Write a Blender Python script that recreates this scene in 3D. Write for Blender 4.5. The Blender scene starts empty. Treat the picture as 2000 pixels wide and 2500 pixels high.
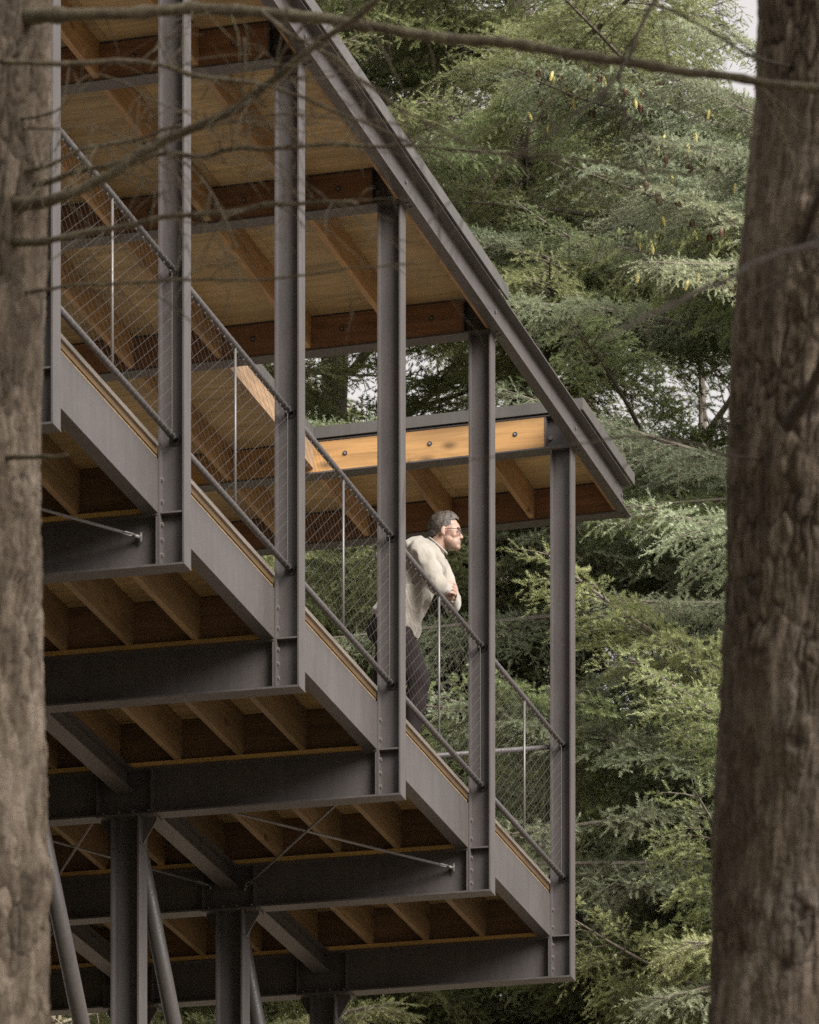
import bpy, bmesh, math, random
import numpy as np
from mathutils import Vector, Matrix
from mathutils import noise as mnoise

sc = bpy.context.scene
col = sc.collection
R = math.radians
rnd = random.Random(7)

# ------------------------------------------------------------------ camera
EYE = 1.6                      # camera height above the forest floor
FPX, YH = 14929.2, 6159.96     # focal length and horizon row, in pixels of the 2000 px wide photograph
cam = bpy.data.cameras.new('camera')
camo = bpy.data.objects.new('camera', cam)
col.objects.link(camo)
camo.location = (0, 0, EYE)
camo.rotation_euler = (R(90), 0, 0)
cam.sensor_fit = 'HORIZONTAL'
cam.sensor_width = 36
cam.lens = FPX / 2000 * 36
cam.shift_y = (YH - 1250) / 2000
cam.clip_start = 0.5
cam.clip_end = 3000
cam.dof.use_dof = True
cam.dof.focus_distance = 44.5
cam.dof.aperture_fstop = 11.8
sc.camera = camo

# ------------------------------------------------------------------ world, sun, exposure
SUN_EL, SUN_AZ = 31, 139       # azimuth clockwise from +Y
world = bpy.data.worlds.new('World')
sc.world = world
world.use_nodes = True
nt = world.node_tree
for n in list(nt.nodes): nt.nodes.remove(n)
sky = nt.nodes.new('ShaderNodeTexSky')
sky.sky_type = 'NISHITA'
sky.sun_disc = False
sky.sun_elevation = R(SUN_EL)
sky.sun_rotation = R(SUN_AZ)
sky.air_density = 1.0
sky.dust_density = 4.0
hs = nt.nodes.new('ShaderNodeHueSaturation')
hs.inputs['Saturation'].default_value = 0.06
wm = nt.nodes.new('ShaderNodeMix'); wm.data_type = 'RGBA'; wm.blend_type = 'MIX'
wm.inputs['Factor'].default_value = 0.6
wm.inputs['B'].default_value = (6.9, 6.45, 6.3, 1)   # even cloud layer
bg = nt.nodes.new('ShaderNodeBackground')
bg.inputs['Strength'].default_value = 0.081
wo = nt.nodes.new('ShaderNodeOutputWorld')
nt.links.new(sky.outputs[0], hs.inputs['Color'])
nt.links.new(hs.outputs[0], wm.inputs['A'])
nt.links.new(wm.outputs['Result'], bg.inputs['Color'])
nt.links.new(bg.outputs[0], wo.inputs['Surface'])
sl = bpy.data.lights.new('sun', 'SUN')
sl.energy = 4.8
sl.angle = R(40)
sl.color = (1.0, 0.96, 0.90)
so = bpy.data.objects.new('sun', sl)
col.objects.link(so)
_d = Vector((math.sin(R(SUN_AZ)) * math.cos(R(SUN_EL)), math.cos(R(SUN_AZ)) * math.cos(R(SUN_EL)), math.sin(R(SUN_EL))))
so.rotation_euler = (-_d).to_track_quat('-Z', 'Y').to_euler()
sc.view_settings.view_transform = 'Standard'
sc.view_settings.look = 'None'
sc.view_settings.exposure = 0.94
sc.view_settings.gamma = 1.0
sc.cycles.use_denoising = False
sc.cycles.sample_clamp_indirect = 4
sc.cycles.max_bounces = 6
sc.cycles.diffuse_bounces = 4
sc.cycles.transparent_max_bounces = 8

# ------------------------------------------------------------------ helpers
def tag(o, label=None, cat=None, group=None, kind=None):
    if label: o['label'] = label
    if cat: o['category'] = cat
    if group: o['group'] = group
    if kind: o['kind'] = kind
    return o

def empty(name, loc=(0, 0, 0), rz=0, parent=None):
    o = bpy.data.objects.new(name, None)
    col.objects.link(o)
    o.location = loc
    o.rotation_euler = (0, 0, rz)
    if parent: o.parent = parent
    o.empty_display_size = 0.2
    return o

class MB:
    """collects shapes, then links them as one mesh object"""
    def __init__(s): s.v = []; s.f = []; s.sm = []
    def add(s, vs, fs, smooth=False):
        n = len(s.v)
        s.v += [tuple(map(float, p)) for p in vs]
        s.f += [tuple(i + n for i in q) for q in fs]
        s.sm += [smooth] * len(fs)
        return s
    def box(s, x0, x1, y0, y1, z0, z1, fn=None):
        vs = [(x, y, z) for z in (z0, z1) for y in (y0, y1) for x in (x0, x1)]
        if fn: vs = [fn(*p) for p in vs]
        return s.add(vs, [(0, 2, 3, 1), (4, 5, 7, 6), (0, 1, 5, 4), (2, 6, 7, 3), (0, 4, 6, 2), (1, 3, 7, 5)])
    def prism(s, poly, axis, t0, t1, fn=None):
        """extrude polygon (pairs) along axis 'x','y','z'"""
        def mk(u, v, t):
            p = (t, u, v) if axis == 'x' else ((u, t, v) if axis == 'y' else (u, v, t))
            return fn(*p) if fn else p
        n = len(poly)
        vs = [mk(u, v, t0) for u, v in poly] + [mk(u, v, t1) for u, v in poly]
        fs = [tuple(range(n)), tuple(range(2 * n - 1, n - 1, -1))] + [(i, i + n, (i + 1) % n + n, (i + 1) % n) for i in range(n)]
        return s.add(vs, fs)
    def tube(s, pts, rads, n=8, cap=True, smooth=True, wob=0, rg=None):
        pts = [Vector(p) for p in pts]
        if not hasattr(rads, '__len__'): rads = [rads] * len(pts)
        vs = []; fs = []
        t = (pts[1] - pts[0]).normalized()
        up = Vector((0, 0, 1)) if abs(t.z) < .9 else Vector((1, 0, 0))
        u = t.cross(up).normalized()
        for i, p in enumerate(pts):
            if i == 0: tt = pts[1] - pts[0]
            elif i == len(pts) - 1: tt = pts[-1] - pts[-2]
            else: tt = pts[i + 1] - pts[i - 1]
            tt.normalize()
            u = (u - tt * u.dot(tt)).normalized()
            w = tt.cross(u)
            for k in range(n):
                a = 2 * math.pi * k / n
                r = rads[i] * (1 + (rg.uniform(-wob, wob) if wob else 0))
                vs.append(p + (u * math.cos(a) + w * math.sin(a)) * r)
        for i in range(len(pts) - 1):
            for k in range(n):
                k2 = (k + 1) % n
                fs.append((i * n + k, i * n + k2, (i + 1) * n + k2, (i + 1) * n + k))
        if cap:
            fs.append(tuple(range(n - 1, -1, -1)))
            fs.append(tuple(range((len(pts) - 1) * n, len(pts) * n)))
        return s.add(vs, fs, smooth)
    def ell(s, c, r, rot=None, nu=16, nv=10):
        vs = [(0, 0, -1)]
        for j in range(1, nv):
            ph = -math.pi / 2 + math.pi * j / nv
            for i in range(nu):
                th = 2 * math.pi * i / nu
                vs.append((math.cos(ph) * math.cos(th), math.cos(ph) * math.sin(th), math.sin(ph)))
        vs.append((0, 0, 1))
        fs = [(0, 1 + (i + 1) % nu, 1 + i) for i in range(nu)]
        for j in range(nv - 2):
            for i in range(nu):
                a = 1 + j * nu
                fs.append((a + i, a + (i + 1) % nu, a + nu + (i + 1) % nu, a + nu + i))
        a = 1 + (nv - 2) * nu
        fs += [(a + i, a + (i + 1) % nu, a + nu) for i in range(nu)]
        m = rot if rot else Matrix.Identity(3)
        vs = [Vector(c) + m @ Vector((p[0] * r[0], p[1] * r[1], p[2] * r[2])) for p in vs]
        return s.add(vs, fs, True)
    def caps(s, p, q, r0, r1, n=14):
        """tapered capsule"""
        p, q = Vector(p), Vector(q)
        d = (q - p).normalized()
        pts = [p - d * r0 * .99, p - d * r0 * .7, p, p.lerp(q, .5), q, q + d * r1 * .7, q + d * r1 * .99]
        return s.tube(pts, [r0 * .12, r0 * .71, r0, (r0 + r1) / 2, r1, r1 * .71, r1 * .12], n)
    def mesh(s, name):
        me = bpy.data.meshes.new(name)
        me.from_pydata(s.v, [], s.f)
        me.polygons.foreach_set('use_smooth', s.sm)
        me.update()
        return me
    def build(s, name, mat, parent=None, loc=None):
        me = s.mesh(name)
        me.materials.append(mat)
        return link(name, me, parent, loc)

def link(name, me, parent=None, loc=None):
    o = bpy.data.objects.new(name, me)
    col.objects.link(o)
    if parent: o.parent = parent
    if loc is not None: o.location = loc
    return o

def np_mesh(name, V, F, mat, smooth=False, parent=None):
    """fast mesh from numpy arrays; F is (n,3) or (n,4)"""
    me = bpy.data.meshes.new(name)
    k = F.shape[1]
    me.vertices.add(len(V)); me.vertices.foreach_set('co', np.ascontiguousarray(V, dtype=np.float32).ravel())
    me.loops.add(F.size); me.loops.foreach_set('vertex_index', np.ascontiguousarray(F, dtype=np.int32).ravel())
    me.polygons.add(len(F)); me.polygons.foreach_set('loop_start', np.arange(0, F.size, k, dtype=np.int32))
    me.polygons.foreach_set('use_smooth', np.full(len(F), smooth))
    me.update(calc_edges=True)
    me.materials.append(mat)
    return me

# ------------------------------------------------------------------ materials
def new_mat(name):
    m = bpy.data.materials.new(name); m.use_nodes = True
    t = m.node_tree
    b = t.nodes['Principled BSDF']
    return m, t, b
def N(t, typ, **kw):
    n = t.nodes.new(typ)
    for k, v in kw.items():
        if k in n.inputs: n.inputs[k].default_value = v
        else: setattr(n, k, v)
    return n
def ramp(t, src, stops):
    r = t.nodes.new('ShaderNodeValToRGB')
    e = r.color_ramp.elements
    while len(e) < len(stops): e.new(0.5)
    for i, (p, c) in enumerate(stops):
        e[i].position = p
        e[i].color = (c, c, c, 1) if not hasattr(c, '__len__') else (*c, 1)
    t.links.new(src, r.inputs['Fac'])
    return r
def coords(t, scale, kind='Object'):
    tc = t.nodes.new('ShaderNodeTexCoord')
    mp = t.nodes.new('ShaderNodeMapping')
    mp.inputs['Scale'].default_value = scale
    t.links.new(tc.outputs[kind], mp.inputs['Vector'])
    return mp.outputs[0]
def mixc(t, fac, a, b, mode='MIX'):
    m = t.nodes.new('ShaderNodeMix'); m.data_type = 'RGBA'; m.blend_type = mode
    for k, v in (('Factor', fac), ('A', a), ('B', b)):
        if hasattr(v, 'links') or hasattr(v, 'is_output'): t.links.new(v, m.inputs[k])
        elif k == 'Factor': m.inputs[k].default_value = v
        else: m.inputs[k].default_value = (*v, 1)
    return m.outputs['Result']
def bump(t, b, h, strength=.3, dist=.01):
    n = t.nodes.new('ShaderNodeBump')
    n.inputs['Strength'].default_value = strength
    n.inputs['Distance'].default_value = dist
    t.links.new(h, n.inputs['Height'])
    t.links.new(n.outputs[0], b.inputs['Normal'])

def steel(name, c, rough=.5, metal=0.0):
    m, t, b = new_mat(name)
    v = coords(t, (1, 1, 1))
    n1 = N(t, 'ShaderNodeTexNoise', Scale=2.3, Detail=5.0, Roughness=.65); t.links.new(v, n1.inputs['Vector'])
    n2 = N(t, 'ShaderNodeTexNoise', Scale=70.0, Detail=3.0); t.links.new(v, n2.inputs['Vector'])
    v3 = coords(t, (9, 9, .9))
    n3 = N(t, 'ShaderNodeTexNoise', Scale=2.0, Detail=4.0); t.links.new(v3, n3.inputs['Vector'])
    r1 = ramp(t, n1.outputs['Fac'], [(.3, tuple(x * .86 for x in c)), (.7, tuple(x * 1.12 for x in c))])
    r3 = ramp(t, n3.outputs['Fac'], [(.33, .89), (.68, 1.07)])
    cc = mixc(t, 1.0, r1.outputs[0], r3.outputs[0], 'MULTIPLY')
    # pale dust specks
    vo = N(t, 'ShaderNodeTexVoronoi', Scale=9.0); t.links.new(v, vo.inputs['Vector'])
    sp = ramp(t, vo.outputs['Distance'], [(.02, .5), (.045, 0)])
    cc = mixc(t, sp.outputs[0], cc, tuple(min(1, x * 2.4) for x in c))
    t.links.new(cc, b.inputs['Base Color'])
    rr = ramp(t, n2.outputs['Fac'], [(.3, rough - .08), (.7, rough + .12)])
    t.links.new(rr.outputs[0], b.inputs['Roughness'])
    b.inputs['Metallic'].default_value = metal
    bump(t, b, n2.outputs['Fac'], .08, .002)
    return m

def wood(name, c1, c2, axis='x', grain=1.0, knots=True, rough=.65):
    """sawn softwood; grain runs along the given object axis"""
    m, t, b = new_mat(name)
    def sc3(l, c): return {'x': (l, c, c), 'y': (c, l, c), 'z': (c, c, l)}[axis]
    oi = t.nodes.new('ShaderNodeObjectInfo')
    tc = t.nodes.new('ShaderNodeTexCoord')
    off = N(t, 'ShaderNodeVectorMath', operation='MULTIPLY_ADD')
    off.inputs[1].default_value = (1, 1, 1)
    t.links.new(tc.outputs['Object'], off.inputs[0])
    cr = N(t, 'ShaderNodeCombineXYZ')
    mu = N(t, 'ShaderNodeMath', operation='MULTIPLY'); mu.inputs[1].default_value = 37.0
    t.links.new(oi.outputs['Random'], mu.inputs[0])
    for k in range(3): t.links.new(mu.outputs[0], cr.inputs[k])
    t.links.new(cr.outputs[0], off.inputs[2])
    def mapped(s):
        mp = t.nodes.new('ShaderNodeMapping'); mp.inputs['Scale'].default_value = s
        t.links.new(off.outputs[0], mp.inputs['Vector']); return mp.outputs[0]
    dis = N(t, 'ShaderNodeTexNoise', Scale=1.0, Detail=3.0); t.links.new(mapped(sc3(1.3, 3)), dis.inputs['Vector'])
    g = N(t, 'ShaderNodeTexNoise', Scale=1.0, Detail=7.0, Roughness=.7, Distortion=.6); t.links.new(mapped(sc3(2.2 * grain, 60 * grain)), g.inputs['Vector'])
    g2 = N(t, 'ShaderNodeTexNoise', Scale=1.0, Detail=4.0, Roughness=.5, Distortion=1.2); t.links.new(mapped(sc3(1.1, 13)), g2.inputs['Vector'])
    r = ramp(t, g.outputs['Fac'], [(.3, c2), (.5, tuple((a + d) / 2 for a, d in zip(c1, c2))), (.72, c1)])
    r2 = ramp(t, g2.outputs['Fac'], [(.3, .72), (.55, 1.0), (.75, 1.12)])
    r3 = ramp(t, dis.outputs['Fac'], [(.3, .82), (.7, 1.1)])
    cc = mixc(t, 1.0, r.outputs[0], r2.outputs[0], 'MULTIPLY')
    cc = mixc(t, 1.0, cc, r3.outputs[0], 'MULTIPLY')
    # piece to piece variation
    hv = t.nodes.new('ShaderNodeHueSaturation')
    mr = N(t, 'ShaderNodeMapRange'); mr.inputs['To Min'].default_value = .82; mr.inputs['To Max'].default_value = 1.16
    t.links.new(oi.outputs['Random'], mr.inputs['Value'])
    t.links.new(mr.outputs[0], hv.inputs['Value']); t.links.new(cc, hv.inputs['Color'])
    cc = hv.outputs[0]
    if knots:
        vo = N(t, 'ShaderNodeTexVoronoi', Scale=1.0, Randomness=1.0); t.links.new(mapped(sc3(2.1, 4.4)), vo.inputs['Vector'])
        k = ramp(t, vo.outputs['Distance'], [(.05, .85), (.10, .45), (.18, 0)])
        cc = mixc(t, k.outputs[0], cc, tuple(x * .28 for x in c2))
    t.links.new(cc, b.inputs['Base Color'])
    b.inputs['Roughness'].default_value = rough
    bump(t, b, g.outputs['Fac'], .15, .003)
    return m

def plain(name, c, rough=.6, var=.12, scale=20, metal=0, bmp=.1):
    m, t, b = new_mat(name)
    v = coords(t, (1, 1, 1))
    n = N(t, 'ShaderNodeTexNoise', Scale=float(scale), Detail=5.0, Roughness=.6); t.links.new(v, n.inputs['Vector'])
    r = ramp(t, n.outputs['Fac'], [(.3, tuple(x * (1 - var) for x in c)), (.7, tuple(min(1, x * (1 + var)) for x in c))])
    t.links.new(r.outputs[0], b.inputs['Base Color'])
    b.inputs['Roughness'].default_value = rough
    b.inputs['Metallic'].default_value = metal
    if bmp: bump(t, b, n.outputs['Fac'], bmp, .004)
    return m

M = {}
M['steel'] = steel('dark_grey_paint', (.061, .053, .051), .46)
M['flash'] = steel('grey_sheet_metal', (.08, .073, .069), .4, .15)
M['rail'] = steel('dark_rail_paint', (.05, .043, .043), .58)
M['bright'] = steel('brushed_stainless', (.14, .13, .125), .45, .35)
M['bolt'] = steel('painted_bolt', (.10, .088, .085), .4, .1)
M['zinc'] = steel('zinc_bolt', (.24, .225, .215), .42, .4)
M['wire'] = steel('steel_cable', (.085, .077, .072), .55, .2)
M['wood_x'] = wood('pine_lengthwise', (.35, .21, .092), (.24, .13, .05), 'x')
M['joist'] = wood('joist_timber', (.25, .17, .09), (.17, .105, .05), 'x')
M['infill_lit'] = wood('infill_timber_lit', (.44, .25, .095), (.32, .165, .055), 'y', .6)  # brighter infill copy: daylight from the roof opening put into the colour
M['infill_shaded'] = wood('infill_timber_shaded', (.20, .10, .048), (.12, .058, .027), 'y', .7)  # same infill timber, roof shade put into the darker colour
M['ply'] = wood('plywood', (.40, .285, .14), (.28, .195, .088), 'y', .45, False)
M['nailer'] = wood('nailer_timber', (.42, .27, .09), (.3, .18, .06), 'y', 1, False)
M['osb'] = wood('strand_lumber', (.36, .225, .12), (.12, .085, .06), 'x', 2.2, False)
M['edge'] = wood('weathered_edge', (.17, .105, .045), (.11, .065, .028), 'x', 1, False)
M['deck'] = wood('grey_decking', (.34, .30, .265), (.26, .225, .195), 'x', 1, False)

def bark_mat(name, ca, cb, clich, lich=.5):
    m, t, b = new_mat(name)
    v = coords(t, (1, 1, .35))
    n1 = N(t, 'ShaderNodeTexNoise', Scale=24.0, Detail=8.0, Roughness=.7, Distortion=.6); t.links.new(v, n1.inputs['Vector'])
    n2 = N(t, 'ShaderNodeTexNoise', Scale=3.2, Detail=6.0, Roughness=.65); t.links.new(v, n2.inputs['Vector'])
    v2 = coords(t, (1, 1, 1))
    n3 = N(t, 'ShaderNodeTexNoise', Scale=75.0, Detail=5.0, Roughness=.7); t.links.new(v2, n3.inputs['Vector'])
    r = ramp(t, n1.outputs['Fac'], [(.34, ca), (.62, cb)])
    l = ramp(t, n2.outputs['Fac'], [(.47, 0), (.66, lich)])
    n4 = N(t, 'ShaderNodeTexNoise', Scale=30.0, Detail=6.0, Roughness=.8); t.links.new(v2, n4.inputs['Vector'])
    l2 = ramp(t, n4.outputs['Fac'], [(.44, 0), (.6, 1)])
    mm = N(t, 'ShaderNodeMath', operation='MULTIPLY'); t.links.new(l.outputs[0], mm.inputs[0]); t.links.new(l2.outputs[0], mm.inputs[1])
    cc = mixc(t, mm.outputs[0], r.outputs[0], clich)
    r4 = ramp(t, n3.outputs['Fac'], [(.3, .75), (.7, 1.2)])
    cc = mixc(t, 1.0, cc, r4.outputs[0], 'MULTIPLY')
    t.links.new(cc, b.inputs['Base Color'])
    b.inputs['Roughness'].default_value = .9
    b.inputs['Specular IOR Level'].default_value = .2
    ad = N(t, 'ShaderNodeMath', operation='ADD'); t.links.new(n1.outputs['Fac'], ad.inputs[0]); t.links.new(n3.outputs['Fac'], ad.inputs[1])
    bump(t, b, ad.outputs[0], .5, .006)
    return m
M['bark'] = bark_mat('fir_bark', (.085, .068, .053), (.175, .147, .118), (.31, .285, .27), .8)
_t = M['bark'].node_tree; _b = _t.nodes['Principled BSDF']
_src = _b.inputs['Base Color'].links[0].from_socket
_a1 = _t.nodes.new('ShaderNodeAttribute'); _a1.attribute_name = 'plate'
_a2 = _t.nodes.new('ShaderNodeAttribute'); _a2.attribute_name = 'cell'
_r1 = ramp(_t, _a1.outputs['Fac'], [(.0, .36), (.55, 1.0)])  # furrow brown, deepened in colour to stand for faint relief shading
_r2 = ramp(_t, _a2.outputs['Fac'], [(.1, (.68, .63, .57)), (.55, (1.08, 1.03, .97)), (.95, (1.75, 1.68, 1.64))])
_c = mixc(_t, 1.0, _src, _r1.outputs[0], 'MULTIPLY'); _c = mixc(_t, 1.0, _c, _r2.outputs[0], 'MULTIPLY')
_t.links.new(_c, _b.inputs['Base Color'])
M['bark_far'] = bark_mat('far_bark', (.09, .075, .06), (.17, .145, .12), (.24, .22, .19), .6)
M['twig'] = bark_mat('branch_bark', (.095, .075, .054), (.175, .145, .10), (.27, .25, .17), .9)
M['dead'] = bark_mat('dead_twig', (.20, .165, .125), (.33, .28, .22), (.36, .33, .28), .5)

def foliage_mat(name, dark, light, tip):
    m, t, b = new_mat(name)
    at = t.nodes.new('ShaderNodeAttribute'); at.attribute_name = 'tint'
    oi = t.nodes.new('ShaderNodeObjectInfo')
    v = coords(t, (1, 1, 1))
    n = N(t, 'ShaderNodeTexNoise', Scale=2.2, Detail=3.0); t.links.new(v, n.inputs['Vector'])
    ma = N(t, 'ShaderNodeMath', operation='ADD')
    t.links.new(at.outputs['Fac'], ma.inputs[0])
    mr = N(t, 'ShaderNodeMapRange'); mr.inputs['From Min'].default_value = .3; mr.inputs['From Max'].default_value = .7
    mr.inputs['To Min'].default_value = -.3; mr.inputs['To Max'].default_value = .3
    t.links.new(n.outputs['Fac'], mr.inputs['Value']); t.links.new(mr.outputs[0], ma.inputs[1])
    r = ramp(t, ma.outputs[0], [(.05, dark), (.55, light), (.95, tip)])
    hv = t.nodes.new('ShaderNodeHueSaturation')
    m1 = N(t, 'ShaderNodeMapRange'); m1.inputs['To Min'].default_value = .475; m1.inputs['To Max'].default_value = .515
    t.links.new(oi.outputs['Random'], m1.inputs['Value']); t.links.new(m1.outputs[0], hv.inputs['Hue'])
    m2 = N(t, 'ShaderNodeMath', operation='FRACT'); m3 = N(t, 'ShaderNodeMath', operation='MULTIPLY'); m3.inputs[1].default_value = 17.3
    t.links.new(oi.outputs['Random'], m3.inputs[0]); t.links.new(m3.outputs[0], m2.inputs[0])
    m4 = N(t, 'ShaderNodeMapRange'); m4.inputs['To Min'].default_value = .7; m4.inputs['To Max'].default_value = 1.25
    t.links.new(m2.outputs[0], m4.inputs['Value']); t.links.new(m4.outputs[0], hv.inputs['Value'])
    t.links.new(r.outputs[0], hv.inputs['Color'])
    t.links.new(hv.outputs[0], b.inputs['Base Color'])
    b.inputs['Roughness'].default_value = .55
    b.inputs['Specular IOR Level'].default_value = .35
    tr = t.nodes.new('ShaderNodeBsdfTranslucent'); t.links.new(hv.outputs[0], tr.inputs['Color'])
    mx = t.nodes.new('ShaderNodeMixShader'); mx.inputs[0].default_value = .5
    t.links.new(b.outputs[0], mx.inputs[1]); t.links.new(tr.outputs[0], mx.inputs[2])
    t.links.new(mx.outputs[0], t.nodes['Material Output'].inputs['Surface'])
    return m
M['leaf_green'] = foliage_mat('green_needles', (.175, .205, .095), (.285, .325, .15), (.40, .44, .235))
M['leaf_blue'] = foliage_mat('blue_green_needles', (.205, .235, .145), (.33, .37, .235), (.46, .505, .35))
M['leaf_olive'] = foliage_mat('olive_needles', (.18, .20, .09), (.295, .325, .15), (.40, .43, .22))

# ------------------------------------------------------------------ ground
m, t, b = new_mat('forest_floor')
v = coords(t, (1, 1, 1))
n1 = N(t, 'ShaderNodeTexNoise', Scale=.35, Detail=9.0, Roughness=.7); t.links.new(v, n1.inputs['Vector'])
n2 = N(t, 'ShaderNodeTexNoise', Scale=9.0, Detail=8.0, Roughness=.8); t.links.new(v, n2.inputs['Vector'])
r = ramp(t, n1.outputs['Fac'], [(.35, (.17, .135, .10)), (.55, (.24, .195, .14)), (.7, (.14, .16, .09))])
r2 = ramp(t, n2.outputs['Fac'], [(.3, .6), (.7, 1.25)])
t.links.new(mixc(t, 1.0, r.outputs[0], r2.outputs[0], 'MULTIPLY'), b.inputs['Base Color'])
b.inputs['Roughness'].default_value = .95
bump(t, b, n2.outputs['Fac'], .6, .05)
M['ground'] = m
def ground_z(x, y):
    d = math.hypot(x, y - 30)
    return .25 * mnoise.noise(Vector((x * .08, y * .08, 0))) * min(1, d / 8) - .02
g = MB(); n = 120; ext = [-1500 + 3000 * (i / n) for i in range(n + 1)]
ext = [math.copysign(abs(e / 1500) ** 2.6 * 1500, e) for e in ext]
g.add([(x, y + 30, ground_z(x, y + 30) if abs(x) < 200 and abs(y) < 200 else 0) for y in ext for x in ext],
      [(j * (n + 1) + i, j * (n + 1) + i + 1, (j + 1) * (n + 1) + i + 1, (j + 1) * (n + 1) + i) for j in range(n) for i in range(n)], True)
tag(g.build('ground', M['ground']), kind='structure')

# ------------------------------------------------------------------ the timber and steel lookout
# local frame: x = along the building (away from camera), y = into the building, z = up; origin under the sixth column
TH, Y5, X5, S = .2575, 45.7209, 1.2241, 2.4879
PHI = math.pi / 2 - TH
look = empty('lookout_pavilion', (X5, Y5, 0), PHI)
tag(look, 'raised open-sided steel and timber lookout with deck, cable railings and roof', 'pavilion')
Z0 = EYE
def A(k): return (k - 5) * S
def Z(z): return z + Z0
W = 5.37
ZB, ZD = 11.545, 11.858       # floor beam underside and top
def ipoly(d0, d1, bc, bf, tf=.011, tw=.008):
    """I section: depth direction from d0 to d1, flange centred on bc; returns (flange, depth) pairs"""
    h, w = bf / 2, tw / 2
    return [(bc - h, d0), (bc + h, d0), (bc + h, d0 + tf), (bc + w, d0 + tf), (bc + w, d1 - tf), (bc + h, d1 - tf),
            (bc + h, d1), (bc - h, d1), (bc - h, d1 - tf), (bc - w, d1 - tf), (bc - w, d0 + tf), (bc - h, d0 + tf)]
def swap(p): return [(b_, a_) for a_, b_ in p][::-1]

# bolt head shared mesh
def hexbolt(r=.013, h=.012):
    m_ = MB()
    pr = [(r * math.cos(math.pi / 3 * i), r * math.sin(math.pi / 3 * i)) for i in range(6)]
    m_.prism(pr, 'y', -h, 0)
    wr = [(r * 1.35 * math.cos(math.pi / 6 * i), r * 1.35 * math.sin(math.pi / 6 * i)) for i in range(12)]
    m_.prism(wr, 'y', 0, .003)
    me = m_.mesh('bolt'); me.materials.append(M['bolt']); return me
BOLT = hexbolt()
def bolt(parent, x, y, z, rot=(0, 0, 0), s=1.0):
    o = link('bolt', BOLT, parent, (x, y, z)); o.rotation_euler = rot; o.scale = (s, s, s); return o

f = MB()
f.tube([(0, 0, 0), (-.003, 0, 0)], .0185, 18, True, False); f.build('x', plain('blackened_washer', (.03, .027, .026), .5, .1, 40))
bpy.data.objects.remove(bpy.data.objects['x'])
WASHER = bpy.data.meshes[-1]
WASHER = f.mesh('washer_bolt'); WASHER.materials.append(bpy.data.materials['blackened_washer'])
_b = MB(); _b.tube([(-.0032, 0, 0), (-.009, 0, 0)], .0085, 6, True, False)
_n = len(WASHER.polygons)
f.add(_b.v, _b.f); WASHER = f.mesh('washer_bolt'); WASHER.materials.append(bpy.data.materials['blackened_washer']); WASHER.materials.append(M['zinc'])
for _i, _p in enumerate(WASHER.polygons): _p.material_index = 0 if _i < _n else 1
ZR = 15.51                     # roof beam underside at the outer edge
def post(k, b0, mirror=False):
    """column: web faces the camera, flanges inner and outer"""
    f = MB()
    sgn = -1 if mirror else 1
    pts = ipoly(0, .16, 0, .14, .011, .008)
    f.prism(swap([(u, b0 + sgn * d) for u, d in pts]) if False else [(u, b0 + sgn * d) for u, d in pts], 'z', Z(ZB) + .0135, Z(ZR) - .012 - (.02 * b0))
    p = f.build('column', M['steel'], look, (A(k), 0, 0))
    q_ = MB()
    y0, y1 = sorted((b0, b0 + sgn * .16))
    for nm_, bx in (('end_plate', (-.072, .072, y0 - .002, y1 + .002, Z(ZB), Z(ZB) + .012)),
                    ('end_plate', (-.072, .072, y0 - .003, y1 + .003, Z(ZR) - .011 - .02 * b0, Z(ZR) - .001 - .02 * b0)),
                    ('stiffener', (-.066, -.006, y0 + .013, y1 - .013, Z(ZD) - .004, Z(ZD) + .006)),
                    ('stiffener', (.006, .066, y0 + .013, y1 - .013, Z(ZD) - .004, Z(ZD) + .006))):
        MB().box(*bx).build(nm_, M['steel'], p)
    if not mirror:
        for z in (11.615, 11.705, 11.795, 11.93, 12.06):
            bolt(p, -.045, b0 + .148, Z(z))
    return p
for k in range(-3, 6):
    post(k, 0.0)
    if k >= 0: post(k, W, True)

# floor beams across, end plates, stiffeners
legs_b = (1.92, 3.45)
for k in range(-3, 6):
    f = MB()
    f.prism(ipoly(Z(ZB), Z(ZD), 0, .15, .012, .009), 'y', .163, W - .163)
    fb = f.build('floor_beam', M['steel'], look, (A(k), 0, 0))
    MB().box(-.068, .068, .1615, .176, Z(ZB) + .002, Z(ZD) - .002).build('end_plate', M['steel'], fb)
    for lb in legs_b:
        for db in (-.178, .225 - .02):
            MB().box(-.066, -.006, lb + db - .006, lb + db + .006, Z(ZB) + .013, Z(ZD) - .013).build('stiffener', M['steel'], fb)
            if k >= 0: MB().box(.006, .066, lb + db - .006, lb + db + .006, Z(ZB) + .013, Z(ZD) - .013).build('stiffener', M['steel'], fb)
    n_ = MB(); n_.box(-.07, .07, .20, W - .2, Z(ZD) + .002, Z(11.892))
    n_.build('nailer', M['nailer'], fb)

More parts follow.
